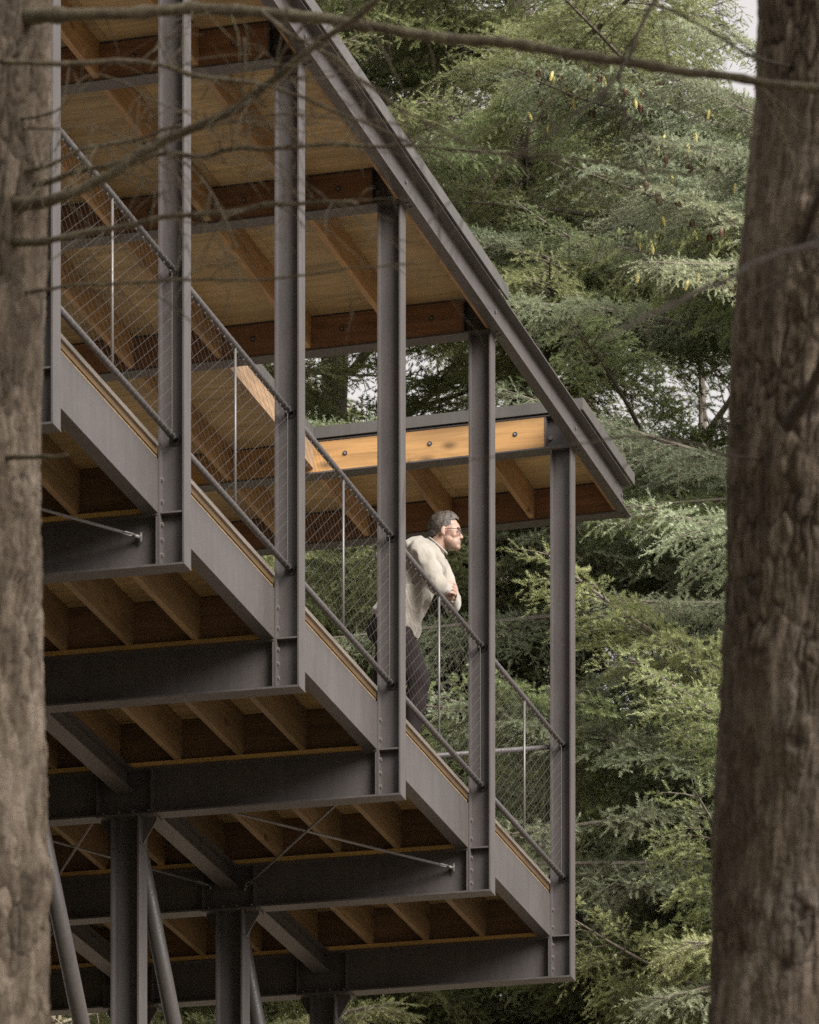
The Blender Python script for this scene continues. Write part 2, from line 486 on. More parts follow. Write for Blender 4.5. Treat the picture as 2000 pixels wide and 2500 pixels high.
# legs under the beams, with haunches and inclined pipes
for k in range(0, 6):
    for lb in legs_b:
        f = MB()
        f.prism([(u, lb - .1 + d) for u, d in ipoly(0, .2, 0, .19, .013, .009)], 'z', -.3, Z(ZB) - .017)
        lg = f.build('leg', M['steel'], look, (A(k), 0, 0))
        h_ = MB()
        h_.box(-.1, .1, lb - .205, lb + .205, Z(ZB) - .015, Z(ZB) - .002)
        for sgn in (-1, 1):
            y0 = lb + sgn * .101
            h_.prism([(y0, Z(ZB) - .0155), (y0 + sgn * .095, Z(ZB) - .0155), (y0 + sgn * .095, Z(ZB) - .035), (y0, Z(ZB) - .19)], 'x', -.006, .006)
            h_.box(-.09, .09, y0 - .0 if sgn > 0 else y0 - .004, y0 + .004 if sgn > 0 else y0, Z(ZB) - .20, Z(ZB) - .19)
        h_.build('haunch_plate', M['steel'], lg)
        for db in (-.16, .16, -.05, .05):
            for da in (-.075,):
                bolt(lg, da, lb + db, Z(ZB) + .012, (R(-90), 0, 0), .8)
    if k < 5:
        f = MB()
        z1 = 11.62
        f.tube([(A(k) + .06, legs_b[0], Z(z1)), (A(k + 1) - .05, legs_b[0], Z(z1 - 1.25 * (S - .11)))], .057, 20)
        f.build('pipe_brace', M['steel'], look)
        for lb in legs_b:
            f = MB()
            f.prism([(lb + .01 + u, z) for u, z in ipoly(Z(11.70), Z(11.852), 0, .13, .01, .007)], 'x', A(k) + .012, A(k + 1) - .012)
            f.build('tie_beam', M['steel'], look)

# rod bracing with turnbuckles
def rod(p, q, parent=look):
    f = MB(); p, q = Vector(p), Vector(q)
    d = (q - p).normalized()
    f.tube([p + d * .14, q - d * .14], .0095, 10)
    r_ = f.build('tie_rod', M['bright'], parent)
    for c, s in ((p, 1), (q, -1)):
        g_ = MB()
        e = c + d * s * .1
        u = d.cross(Vector((0, 0, 1))).normalized()
        for sg in (-1, 1):
            g_.tube([e + d * s * .05, e + u * sg * .018 + d * s * .03, e + u * sg * .018 - d * s * .03, e - d * s * .05], .006, 8)
        g_.tube([c, c + d * s * .05], .012, 8)
        g_.tube([c - Vector((0, 0, .03)), c + Vector((0, 0, .03))], .01, 8)
        g_.build('turnbuckle', M['bright'], r_)
zr = Z(11.735)
for k0 in (0, 3):
    for b0, b1 in ((.22, 1.82), (2.02, 3.35), (3.55, 5.1)):
        rod((A(k0) + .05, b1, zr), (A(k0 + 1) - .03, b0 + .06, zr))
        rod((A(k0) + .05, b0 + .06, zr - .03), (A(k0 + 1) - .03, b1, zr - .03))

# joists, blocking, deck
JB = [.66 + .4375 * j for j in range(11)]
for k in range(-1, 5):
    for j, jb in enumerate(JB):
        if k >= 0 or j < 6:
            f = MB(); f.box(A(k) + .022, A(k + 1) - .022, jb, jb + .042, Z(11.893), Z(12.173))
            f.build('joist', M['joist'], look)
M['block'] = wood('blocking_timber', (.18, .11, .06), (.12, .07, .036), 'y', .8, False)
for k in range(-1, 6):
    f = MB(); f.box(A(k) - .019, A(k) + .019, .27, W - .27, Z(11.894), Z(12.17))
    f.build('blocking', M['block'], look)
f = MB(); f.box(A(-2), A(5) + .03, .175, W - .175, Z(12.176), Z(12.20))
f.build('deck_subfloor', M['ply'], look)
f = MB()
for k in range(-2, 5):
    f.box(A(k) + .075, A(k + 1) - .078, .166, .195, Z(12.2015), Z(12.238))
f.build('deck_edge_strip', M['edge'], look)
f = MB()
nb = 37
for i in range(nb):
    y0 = .12 + i * .139
    if i == 0:
        for k in range(-2, 5): f.box(A(k) + .072, A(k + 1) - .10, .150, .257, Z(12.2395), Z(12.266))
    else:
        f.box(A(-2), A(5) + .05, y0, y0 + .134, Z(12.2395), Z(12.266))
f.build('deck_board', M['deck'], look)

# fascia channel of the deck, bay by bay
for k in range(-3, 5):
    f = MB()
    z0, z1 = Z(11.858), Z(12.176)
    f.prism([(.1615, z0), (.252, z0), (.252, z0 + .011), (.170, z0 + .011), (.170, z1 - .011), (.252, z1 - .011), (.252, z1), (.1615, z1)], 'x', A(k) + .0725, A(k + 1) - .0725)
    f.build('fascia_channel', M['steel'], look)
    f = MB()
    f.prism([(W - .1615, z0), (W - .252, z0), (W - .252, z0 + .011), (W - .170, z0 + .011), (W - .170, z1 - .011), (W - .252, z1 - .011), (W - .252, z1), (W - .1615, z1)], 'x', A(k) + .0725, A(k + 1) - .0725)
    f.build('fascia_channel', M['steel'], look)

# ------------------------------------------------------------------ railings
RB, RH0, RH1 = .0732, 12.3017, 13.2917
def cable_net(f, p0, ux, L, z0, z1, dz=.082, r=.0008):
    """diagonal cable net in the vertical plane through p0 along ux"""
    H = z1 - z0; sl = .60
    p0 = Vector(p0); ux = Vector(ux)
    step = dz / sl
    n = int((L + H / sl) / step) + 1
    for sgn in (1, -1):
        for i in range(-int(H / sl / step) - 1, n):
            x0 = i * step
            # line: z = z0 + sl*(x-x0) for sgn 1, z = z1 - sl*(x-x0) for -1 ; clip to 0..L
            xa, xb = max(0, x0), min(L, x0 + H / sl)
            if xb - xa < .01: continue
            if sgn > 0: za, zb = z0 + sl * (xa - x0), z0 + sl * (xb - x0)
            else: za, zb = z1 - sl * (xa - x0), z1 - sl * (xb - x0)
            f.tube([p0 + ux * xa + Vector((0, 0, za)), p0 + ux * xb + Vector((0, 0, zb))], r, 4, False, False)
    # ferrules at the top edge
    nx = int(L / step)
    for i in range(nx + 1):
        c = p0 + ux * (i * step) + Vector((0, 0, z1 - .004))
        f.box(c.x - .005, c.x + .005, c.y - .005, c.y + .005, c.z - .006, c.z + .006)
def railing(p0, ux, L, mid=None, z0=RH0, z1=RH1):
    root = empty('railing', parent=look)
    ux = Vector(ux).normalized(); p0 = Vector(p0)
    for z, nm in ((z1, 'top_rail'), (z0, 'bottom_rail')):
        f = MB()
        f.tube([p0 + Vector((0, 0, Z(z))), p0 + ux * L + Vector((0, 0, Z(z)))], .0195, 18)
        for e, sg in ((0, 1), (L, -1)):
            c = p0 + ux * e + Vector((0, 0, Z(z)))
            f.tube([c, c + ux * sg * .006], .036, 16)
        f.build(nm, M['rail'], root)
    f = MB()
    for z in (z1, z0):
        nr = int(L / .078)
        for i in range(nr):
            c = p0 + ux * (.05 + i * .078) + Vector((0, 0, Z(z)))
            pts = []
            nn = 10
            v_ = ux.cross(Vector((0, 0, 1)))
            for j in range(nn + 1):
                a = 2 * math.pi * j / nn
                pts.append(c + (v_ * math.cos(a) + Vector((0, 0, 1)) * math.sin(a)) * .0202 + ux * (.02 * j / nn))
            f.tube(pts, .0010, 4, False, False)
    cable_net(f, p0 + ux * .05, ux, L - .12, Z(z0) + .022, Z(z1) - .022)
    for e in (.05, L - .07):
        c = p0 + ux * e
        f.tube([c + Vector((0, 0, Z(z0))), c + Vector((0, 0, Z(z1)))], .0018, 5, False, False)
    f.build('cable_mesh', M['wire'], root)
    for xm in (mid or [L / 2]):
        f = MB(); c = p0 + ux * xm
        f.tube([c + Vector((0, 0, Z(z0) + .015)), c + Vector((0, 0, Z(z1) - .015))], .0085, 12)
        f.build('baluster', M['bright'], root)
    return root
for k in range(-1, 5):
    railing((A(k) + .0045, RB, 0), (1, 0, 0), S - .009)
railing((A(5) - .0, .1735, 0), (0, 1, 0), W - .347, [1.35, 2.5, 3.7, 4.8])

# ------------------------------------------------------------------ roof
def rf(x, y, z): return (x, y, z - .02 * y)     # the roof falls gently inward
ZC = 15.757
beams = [A(k) for k in range(-3, 6)] + [1.555]
for i, a in enumerate(beams):
    f = MB()
    f.prism(ipoly(Z(ZR), Z(ZR) + .25, 0, .15, .011, .008), 'y', .0015, W - .0015, rf)
    rb_ = f.build('roof_beam', M['steel'], look, (a, 0, 0))
    f = MB()
    y1 = W - .22
    f.box(-.07, -.006, .205 if i < 9 else .006, y1, Z(15.5225), Z(15.5225) + .223, rf)
    mm_ = M['infill_lit'] if a == 0.0 else M['infill_shaded']  # one timber: lit copy at the opening, shaded copy elsewhere
    f.build('timber_infill', mm_, rb_)
    f = MB(); f.box(.006, .07, .205, y1, Z(15.5225), Z(15.5225) + .223, rf); f.build('timber_infill', M['infill_shaded'], rb_)
    if i < 9: f = MB(); f.box(-.0735, -.006, .192, .2035, Z(15.522), Z(15.745), rf); f.build('stiffener', M['steel'], rb_)
    for j in range(7):
        yb = .43 + .66 * j
        if yb < W - .3:
            o = link('washer_bolt', WASHER, rb_, (-.0712, yb, Z(15.64) - .02 * yb))
    bolt(rb_, -.0045, .17, Z(15.60), (0, 0, R(-90)), 1.3)
    for z in (15.60, 15.67): bolt(rb_, -.05 if z < 15.65 else .02, -.001 - .008, Z(z), (0, 0, 0), 1.1)
    for x in (-.03, .05): bolt(rb_, x, -.04, Z(ZR) + .0, (R(90), 0, 0), .9)
# rafters, ceiling, edge channel
RF = [.655 + .66 * j for j in range(7)]
spans = [(A(k), A(k + 1)) for k in range(-3, 5)] + [(A(5), 1.555)]
OPEN = 2.04
for i, (a0, a1) in enumerate(spans):
    opening = (i == 7)
    for jb in RF:
        if opening and jb < OPEN: continue
        f = MB(); f.box(a0 + .076, a1 - .076, jb, jb + .04, Z(15.528), Z(15.752), rf)
        f.build('rafter', M['wood_x'], look)
    y0 = OPEN if opening else .03
    ymid = [y0, 1.25, 2.45, 3.67, W - .03] if not opening else [y0, 3.27, W - .03]
    for ya, yb in zip(ymid[:-1], ymid[1:]):
        f = MB(); f.box(a0 + .0765, a1 - .0765, ya + .0015, yb - .0015, Z(15.7555), Z(15.776), rf)
        f.build('ceiling_panel', M['ply'], look)
    if not opening:
        f = MB(); f.box(a0 + .0765, a1 - .0765, .006, .0285, Z(15.524), Z(15.754), rf)
        f.build('edge_timber', M['wood_x'], look)
f = MB(); f.box(A(4) + .0765, A(5) - .0765, OPEN - .045, OPEN, Z(15.548), Z(15.772), rf)
f.build('opening_curb', M['osb'], look)
f = MB(); f.box(A(4) + .077, A(5) - .077, OPEN - .048, OPEN - .0, Z(15.774), Z(15.853), rf)
f.build('curb_flashing', M['flash'], look)
# roof skin above
f = MB(); f.box(A(-3), A(4) + .07, .0, W, Z(15.778), Z(15.845), rf)
f.box(A(4) + .0705, A(5) - .0705, OPEN + .001, W, Z(15.778), Z(15.846), rf)
f.box(A(5) - .07, 1.64, .0, W, Z(15.778), Z(15.845), rf)
f.build('roof_deck', M['flash'], look)
def flash(x0, x1):
    f = MB()
    f.box(x0, x1, -.0985, -.0825, Z(15.765), Z(15.853))
    f.box(x0, x1, -.082, .004, Z(15.8475), Z(15.8525))
    return f.build('roof_flashing', M['flash'], look)
flash(A(-3), A(4) + .075)
flash(A(5) - .095, 1.66)
f = MB()
f.box(A(5) - .095, A(5) - .0715, -.0815, OPEN + .05, Z(15.768), Z(15.8515), rf)
f.build('roof_flashing', M['flash'], look)
# edge channel, open side outward
f = MB()
z0, z1 = Z(ZR) - .0015, Z(ZR) + .2505
f.prism([(-.001, z0), (-.001, z1), (-.08, z1), (-.08, z1 - .011), (-.010, z1 - .011), (-.010, z0 + .011), (-.08, z0 + .011), (-.08, z0)][::-1], 'x', A(-3), 1.632)
f.build('edge_channel', M['steel'], look)
f = MB()
z0, z1 = z0 - .02 * W, z1 - .02 * W
f.prism([(W + .001, z0), (W + .001, z1), (W + .08, z1), (W + .08, z1 - .011), (W + .010, z1 - .011), (W + .010, z0 + .011), (W + .08, z0 + .011), (W + .08, z0)], 'x', A(-3), 1.632)
f.build('edge_channel', M['steel'], look)
# ------------------------------------------------------------------ helper: a point seen at a pixel of the photo, at a chosen distance
def at(px, py, Y):
    return Vector(((px - 1000) / FPX * Y, Y, EYE + (YH - py) / FPX * Y))
def catmull(pts, sub=6):
    pts = [Vector(p) for p in pts]
    P = [pts[0] * 2 - pts[1]] + pts + [pts[-1] * 2 - pts[-2]]
    out = []
    for i in range(1, len(P) - 2):
        for s in range(sub):
            t_ = s / sub
            a, b_, c, d = P[i - 1], P[i], P[i + 1], P[i + 2]
            out.append(.5 * ((2 * b_) + (c - a) * t_ + (2 * a - 5 * b_ + 4 * c - d) * t_ ** 2 + (3 * b_ - a - 3 * c + d) * t_ ** 3))
    out.append(pts[-1]); return out

# numpy gradient-ish value noise
_rs = np.random.RandomState(5)
_lat = _rs.rand(64, 64, 64).astype(np.float32) * 2 - 1
def vnoise(x, y, z):
    xi = np.floor(x).astype(int); yi = np.floor(y).astype(int); zi = np.floor(z).astype(int)
    fx, fy, fz = x - xi, y - yi, z - zi
    fx = fx * fx * (3 - 2 * fx); fy = fy * fy * (3 - 2 * fy); fz = fz * fz * (3 - 2 * fz)
    def g(a, b_, c): return _lat[(xi + a) & 63, (yi + b_) & 63, (zi + c) & 63]
    x00 = g(0,0,0) * (1 - fx) + g(1,0,0) * fx; x10 = g(0,1,0) * (1 - fx) + g(1,1,0) * fx
    x01 = g(0,0,1) * (1 - fx) + g(1,0,1) * fx; x11 = g(0,1,1) * (1 - fx) + g(1,1,1) * fx
    return (x00 * (1 - fy) + x10 * fy) * (1 - fz) + (x01 * (1 - fy) + x11 * fy) * fz
def fbm(x, y, z, o=4):
    s = 0; a = 1; t_ = 0
    for i in range(o):
        s = s + a * vnoise(x * 2 ** i + 13 * i, y * 2 ** i + 7 * i, z * 2 ** i + 3 * i); t_ += a; a *= .5
    return s / t_

def bark_trunk(name, centre, radius, zs, nth, mat, parent, knots=(), amp=.011, freq=17.0, seed=0):
    """trunk whose plated bark is real relief"""
    zs = np.array(zs); th = np.linspace(0, 2 * np.pi, nth, endpoint=False)
    c = np.array([centre(z) for z in zs]); rr = np.array([radius(z) for z in zs])
    T, Zg = np.meshgrid(th, zs)
    X = np.cos(T) * rr[:, None]; Y = np.sin(T) * rr[:, None]
    # plates: stretched cells with open cracks between them; the seam lies on the far side
    Ts = (T - np.pi / 2) % (2 * np.pi)
    U = Ts * rr[:, None] * freq + 0.8 * fbm(X * 6 + seed, Y * 6, Zg * 4, 3) + .42 * fbm(X * 26, Y * 26 + seed, Zg * 9, 3)
    Vv = Zg * freq * .32 + .9 * fbm(X * 8, Y * 8 + seed, Zg * 5 + 9, 3) + .6 * fbm(X * 30 + 4, Y * 30, Zg * 14, 3)
    iu, iv = np.floor(U).astype(int), np.floor(Vv).astype(int)
    F1 = np.full(U.shape, 9.0); F2_ = np.full(U.shape, 9.0); cell = np.zeros(U.shape)
    for du in (-1, 0, 1):
        for dv in (-1, 0, 1):
            a_, b2 = iu + du, iv + dv
            h1 = _lat[a_ & 63, b2 & 63, seed % 64] * .42; h2 = _lat[b2 & 63, a_ & 63, (seed + 7) % 64] * .42; h3 = _lat[a_ & 63, (b2 + 9) & 63, (seed + 11) % 64]
            dd = np.hypot(U - (a_ + .5 + h1), Vv - (b2 + .5 + h2))
            nearer = dd < F1
            F2_ = np.where(nearer, F1, np.minimum(F2_, dd)); cell = np.where(nearer, h3, cell); F1 = np.where(nearer, dd, F1)
    fu = .62 + .38 * np.clip(np.abs(fbm(X * 30 + seed, Y * 30, Zg * 5, 3)) * 3.2, 0, 1)     # long vertical fissures
    soft = np.clip(.5 + 1.6 * fbm(X * 5, Y * 5 + 3, Zg * 4, 2), 0, 1)
    gap = np.clip((F2_ - F1) / .45 + .25 * fbm(X * 60, Y * 60, Zg * 40, 2), 0, 1) ** .6
    gap = (gap * soft + (1 - soft) * .85) * fu
    broad = fbm(X * 3.1 + seed, Y * 3.1, Zg * 1.6, 3)
    fine = fbm(X * 75, Y * 75, Zg * 60, 2)
    flake = fbm(X * 30, Y * 30, Zg * 30 + seed, 2)
    lump = fbm(X * 2.2 + 9, Y * 2.2, Zg * 1.3 + seed, 2)
    d = 1.25 * amp * (gap - .6) + amp * .18 * cell + .0024 * fine + .0045 * flake + .022 * lump
    for (kth, kz, kr, kh) in knots:
        dth = np.angle(np.exp(1j * (T - kth))) * rr[:, None]
        q2 = (dth ** 2 + ((Zg - kz) * .8) ** 2) / kr ** 2
        gap = gap * (1 - .55 * np.exp(-q2 * 1.6)); d = d + 1.5 * kh * (np.exp(-q2 * 1.2) - .75 * np.exp(-q2 * 7)) + .3 * kh * np.exp(-q2) * fbm(X * 20, Y * 20, Zg * 30, 2)
    RR = rr[:, None] + d
    V = np.stack([np.cos(T) * RR + c[:, 0][:, None], np.sin(T) * RR + c[:, 1][:, None], Zg], -1).reshape(-1, 3)
    nz = len(zs); i = np.arange(nz - 1)[:, None] * nth; j = np.arange(nth)[None, :]; j2 = (j + 1) % nth
    F = np.stack([i + j, i + j2, i + nth + j2, i + nth + j], -1).reshape(-1, 4)
    me = np_mesh(name, V, F, mat, True)
    for nm_, ar in (('plate', np.clip(gap + .35 * flake, 0, 1)), ('cell', np.clip(.5 + .3 * cell + .75 * broad, 0, 1))):
        q_ = me.attributes.new(nm_, 'FLOAT', 'POINT'); q_.data.foreach_set('value', ar.astype(np.float32).ravel())
    return link(name, me, parent)

# ------------------------------------------------------------------ conifer boughs
def make_bough(seed, L=3.2, droop=.16, width=1.0, dens=1.0, hang=.5):
    r_ = np.random.RandomState(seed)
    wood_mb = MB()
    seg_p, seg_d, seg_l, seg_t = [], [], [], []
    def path(s):   # s 0..1 along the limb
        return np.array([L * s, .12 * math.sin(s * 5 + seed), .10 * L * s - droop * L * s ** 2 + .04 * L * s ** 4])
    limb = [path(s) for s in np.linspace(0, 1, 14)]
    wood_mb.tube(limb, [.028 * (1 - s) ** .8 * L / 3.2 + .004 for s in np.linspace(0, 1, 14)], 6)
    s = .10
    side = 1
    up = np.array([0, 0, 1.])
    def shoots(P, D, Ln, sidev, tt):
        n = max(2, int(Ln / .052 * dens))
        for q in range(n):
            f_ = (q + .6) / n
            p = P(f_)
            if f_ < .12: continue
            sg = 1 if q % 2 else -1
            d = D(f_) * (.75 + .3 * r_.rand()) + sidev * sg * (.75 + .2 * r_.rand()) + up * (r_.rand() * 1.7 - .65)
            d /= np.linalg.norm(d)
            l = (.07 + .09 * r_.rand()) * (1.15 - .45 * f_)
            seg_p.append(p); seg_d.append(d); seg_l.append(l); seg_t.append(tt + r_.rand() * .25)
    while s < 1.0:
        P0_ = path(s); dl = path(min(1, s + .02)) - path(s); dl /= np.linalg.norm(dl)
        lat = np.cross(up, dl); lat /= np.linalg.norm(lat)
        for sd in (1, -1):
            if r_.rand() < .1: continue
            ang = R(38 + 26 * r_.rand())
            ln = width * (.16 + .75 * (1 - s) ** .75 * min(1, s * 4 + .25)) * (.65 + .55 * r_.rand())
            d0 = dl * math.cos(ang) + lat * sd * math.sin(ang) + up * (.22 * r_.rand() - .08)
            d0 /= np.linalg.norm(d0)
            dr = (.12 + hang * r_.rand()) * ln
            Pf = lambda f_, P0_=P0_, d0=d0, ln=ln, dr=dr: P0_ + d0 * ln * f_ - up * dr * f_ ** 2
            Df = lambda f_, d0=d0, ln=ln, dr=dr: (lambda v_: v_ / np.linalg.norm(v_))(d0 * ln - up * 2 * dr * f_)
            wood_mb.tube([Pf(f_) for f_ in (0, .35, .7, 1)], [.006, .0045, .003, .0015], 4, False)
            sv = np.cross(up, d0); sv /= np.linalg.norm(sv)
            tt = .15 + .5 * r_.rand()
            shoots(Pf, Df, ln, sv, tt)
            seg_p.append(Pf(1)); seg_d.append(Df(1)); seg_l.append(.11); seg_t.append(tt + .25)
            # secondary sprays hang off the longer twigs
            if ln > .4:
                for f0 in np.arange(.2, .9, .17):
                    sg2 = 1 if r_.rand() < .5 else -1
                    l2 = ln * (.25 + .3 * r_.rand()) * (1.1 - f0 * .5)
                    d2 = Df(f0) * .8 + sv * sg2 * .7 - up * (hang * r_.rand() * .9 - .1)
                    d2 /= np.linalg.norm(d2); p2 = Pf(f0)
                    P2 = lambda f_, p2=p2, d2=d2, l2=l2: p2 + d2 * l2 * f_ - up * .25 * l2 * f_ ** 2
                    D2 = lambda f_, d2=d2, l2=l2: (lambda v_: v_ / np.linalg.norm(v_))(d2 - up * .5 * f_)
                    wood_mb.tube([P2(0), P2(.5), P2(1)], [.003, .002, .001], 3, False)
                    s2 = np.cross(up, d2); s2 /= np.linalg.norm(s2)
                    shoots(P2, D2, l2, s2, tt)
                    seg_p.append(P2(1)); seg_d.append(D2(1)); seg_l.append(.1); seg_t.append(tt + .25)
        s += (.10 + .05 * r_.rand()) / L
    # a few bare dead twigs near the base
    for q in range(9):
        f_ = .05 + .5 * r_.rand(); p = path(f_)
        d = r_.randn(3); d[2] = -abs(d[2]) * .7; d /= np.linalg.norm(d); ln = .2 + .4 * r_.rand()
        wood_mb.tube([p, p + d * ln * .5 + r_.randn(3) * .02, p + d * ln - up * .06], [.003, .002, .001], 3, False)
    P_ = np.array(seg_p); D_ = np.array(seg_d); L_ = np.array(seg_l); T_ = np.array(seg_t)
    per = np.maximum(3, (L_ / .0095).astype(int))
    idx = np.repeat(np.arange(len(P_)), per * 3)
    n = len(idx)
    f_ = r_.rand(n); phi = r_.rand(n) * 2 * np.pi
    d = D_[idx]
    a = np.cross(d, up + 1e-3 * r_.randn(n, 3)); a /= np.linalg.norm(a, axis=1)[:, None]
    b_ = np.cross(a, d)
    rad = a * np.cos(phi)[:, None] + b_ * (np.sin(phi) * .8 + .15)[:, None]
    nd = d * .62 + rad * .85; nd /= np.linalg.norm(nd, axis=1)[:, None]
    ln = (.023 + .012 * r_.rand(n)) * (1.1 - .35 * f_)
    base = P_[idx] + d * (L_[idx] * f_)[:, None]
    wv = np.cross(nd, d); wv /= np.linalg.norm(wv, axis=1)[:, None] + 1e-6
    wid = .0036
    V = np.empty((n * 3, 3)); V[0::3] = base - wv * wid; V[1::3] = base + wv * wid; V[2::3] = base + nd * ln[:, None]
    tint = np.clip(T_[idx] + .35 * (f_ - .5) * .6, 0, 1)
    # wood triangles
    wv_ = np.array(wood_mb.v); wf = []
    for q in wood_mb.f:
        for i in range(1, len(q) - 1): wf.append((q[0], q[i], q[i + 1]))
    wf = np.array(wf)
    V2 = np.vstack([V, wv_]); F2 = np.vstack([np.arange(n * 3).reshape(-1, 3), wf + n * 3])
    me = np_mesh('bough', V2, F2, M['leaf_green'])
    me.materials.append(M['bark_far'])
    mi = np.zeros(len(F2), dtype=np.int32); mi[n:] = 1
    me.polygons.foreach_set('material_index', mi)
    at_ = me.attributes.new('tint', 'FLOAT', 'POINT')
    tv = np.zeros(len(V2), dtype=np.float32); tv[:n * 3] = np.repeat(tint, 3)
    at_.data.foreach_set('value', tv)
    tips = P_ + D_ * L_[:, None]
    return me, tips
BOUGHS = [make_bough(11, 4.0, .10, 1.25, 1, .22), make_bough(12, 4.6, .14, 1.3, 1, .35), make_bough(13, 3.2, .07, 1.2, 1, .18),
          make_bough(14, 4.2, .04, 1.4, 1, .25), make_bough(15, 3.6, .17, 1.25, 1, .45), make_bough(16, 5.0, .11, 1.4, 1, .3),
          make_bough(17, 2.8, .08, 1.1, 1.1, .25)]

_bm = {}
def bough_mesh(k, leaf):
    if (k, leaf) not in _bm:
        me = BOUGHS[k][0].copy(); me.materials[0] = M[leaf]; _bm[(k, leaf)] = me
    return _bm[(k, leaf)]
def cone_mesh(name, mat, length=.07, r=.014, open_=False):
    f = MB(); rg_ = random.Random(3)
    rows = 9
    f.ell((0, 0, -length / 2), (r * .75, r * .75, length / 2), None, 10, 7)
    for i in range(rows):
        t_ = (i + .5) / rows; z = -length * t_
        rr = r * (math.sin(math.pi * (t_ * .85 + .1)) ** .6)
        for j in range(7):
            a = 2 * math.pi * (j + .5 * (i % 2)) / 7
            o_ = 1.35 if open_ else 1.05
            c = Vector((math.cos(a) * rr * .8, math.sin(a) * rr * .8, z))
            tip = Vector((math.cos(a) * rr * o_, math.sin(a) * rr * o_, z - length * .09))
            s_ = Vector((-math.sin(a), math.cos(a), 0)) * rr * .45
            f.add([c - s_, c + s_, tip + s_ * .5, tip - s_ * .5, c + Vector((0, 0, length * .05))], [(0, 1, 2, 3), (0, 4, 1)])
    me = f.mesh(name); me.materials.append(mat); return me
CONE_Y = cone_mesh('cone', plain('yellow_cone', (.50, .43, .15), .6, .2, 60), .078, .017)
CONE_B = cone_mesh('cone', plain('brown_cone', (.22, .135, .09), .7, .2, 60), .065, .02, True)

# openings between the crowns where the pale sky comes through
SKY_GAPS = ((1650, 1880, 0, 290), (1500, 1880, 890, 1150), (1380, 1840, 1500, 1820), (1180, 1330, 2180, 2330), (720, 980, 890, 1060))
def far_tree(label, x, y, H, r0, zlo, zhi, n, leafs, seed, Lscale=1.0, front=.8, az0=-90, spread=105, cones=None, group='firs beyond the lookout'):
    r_ = random.Random(seed)
    t_ = empty('fir_tree', (x, y, 0))
    tag(t_, label, 'tree', group)
    def cen(z): return (.15 * math.sin(z * .11 + seed), .12 * math.cos(z * .13 + seed), 0)
    def rad(z): return max(.02, r0 * (1 - z / H) ** .8 + .05 * max(0, 1 - z / 1.0))
    zs = np.concatenate([np.linspace(-.3, zlo - 1, 30), np.linspace(zlo - .9, min(zhi + 1, H - .5), 260), np.linspace(min(zhi + 1.1, H - .4), H, 8)])
    bark_trunk('trunk', cen, rad, zs, 64, M['bark_far'], t_, (), .012, 14, seed)
    crown = empty('crown', (0, 0, 0), 0, t_)
    tips_all = []
    for i in range(n):
        z = zlo + (zhi - zlo) * ((i + r_.random()) / n)
        if r_.random() < front: az = R(az0 + r_.uniform(-spread, spread))
        else: az = R(r_.uniform(0, 360))
        k_ = r_.randrange(len(BOUGHS)); me, tips = BOUGHS[k_]
        c = cen(z); rr = rad(z) * .7
        Lb = Lscale * min(1.15, .35 + (H - z) / 13) * (4.0, 4.6, 3.2, 4.2, 3.6, 5.0, 2.8)[k_]
        skip = False
        for q in (.2, .35, .5, .62, .75, .88, 1.0):
            bx, by = x + math.cos(az) * Lb * q, y + math.sin(az) * Lb * q
            sx, sy = 1000 + FPX * bx / by, YH - FPX * (z - .1 * Lb * q * q - EYE) / by
            for g in SKY_GAPS:
                if g[0] < sx < g[1] and g[2] < sy < g[3]: skip = True
        if skip: continue
        lm = leafs[0] if (i % 3 != 0 or len(leafs) == 1) else leafs[1]
        o = bpy.data.objects.new('bough', bough_mesh(k_, lm)); col.objects.link(o); o.parent = crown
        o.location = (c[0] + rr * math.cos(az), c[1] + rr * math.sin(az), z)
        o.rotation_euler = (r_.uniform(-.45, .45), r_.uniform(-.28, .34), az)
        taper = min(1.15, .35 + (H - z) / 13)
        s_ = Lscale * taper * r_.uniform(.85, 1.15); o.scale = (s_, s_, s_)
        if cones:
            mt = Matrix.Translation(Vector((x, y, 0)) + o.location) @ o.rotation_euler.to_matrix().to_4x4() @ Matrix.Scale(s_, 4)
            for q in range(0, len(tips), 5): tips_all.append((mt @ Vector(tips[q]), i))
    if cones:
        r_.shuffle(tips_all); ny = nb_ = 0
        for p, _ in tips_all:
            px = 1000 + FPX * p.x / p.y; py = YH - FPX * (p.z - EYE) / p.y
            if not cones[0] < px < cones[1] or not cones[2] < py < cones[3] or p.y > y - .6: continue
            if ny < cones[4]: me = CONE_Y; ny += 1
            elif nb_ < cones[5]: me = CONE_B; nb_ += 1
            else: break
            for q in range(1):
                o = link('cone', me, crown, p - Vector((x, y, 0))); o.rotation_euler = (r_.uniform(-.3, .3), r_.uniform(-.3, .3), r_.uniform(0, 6)); o.scale = (1.05,) * 3
    return t_

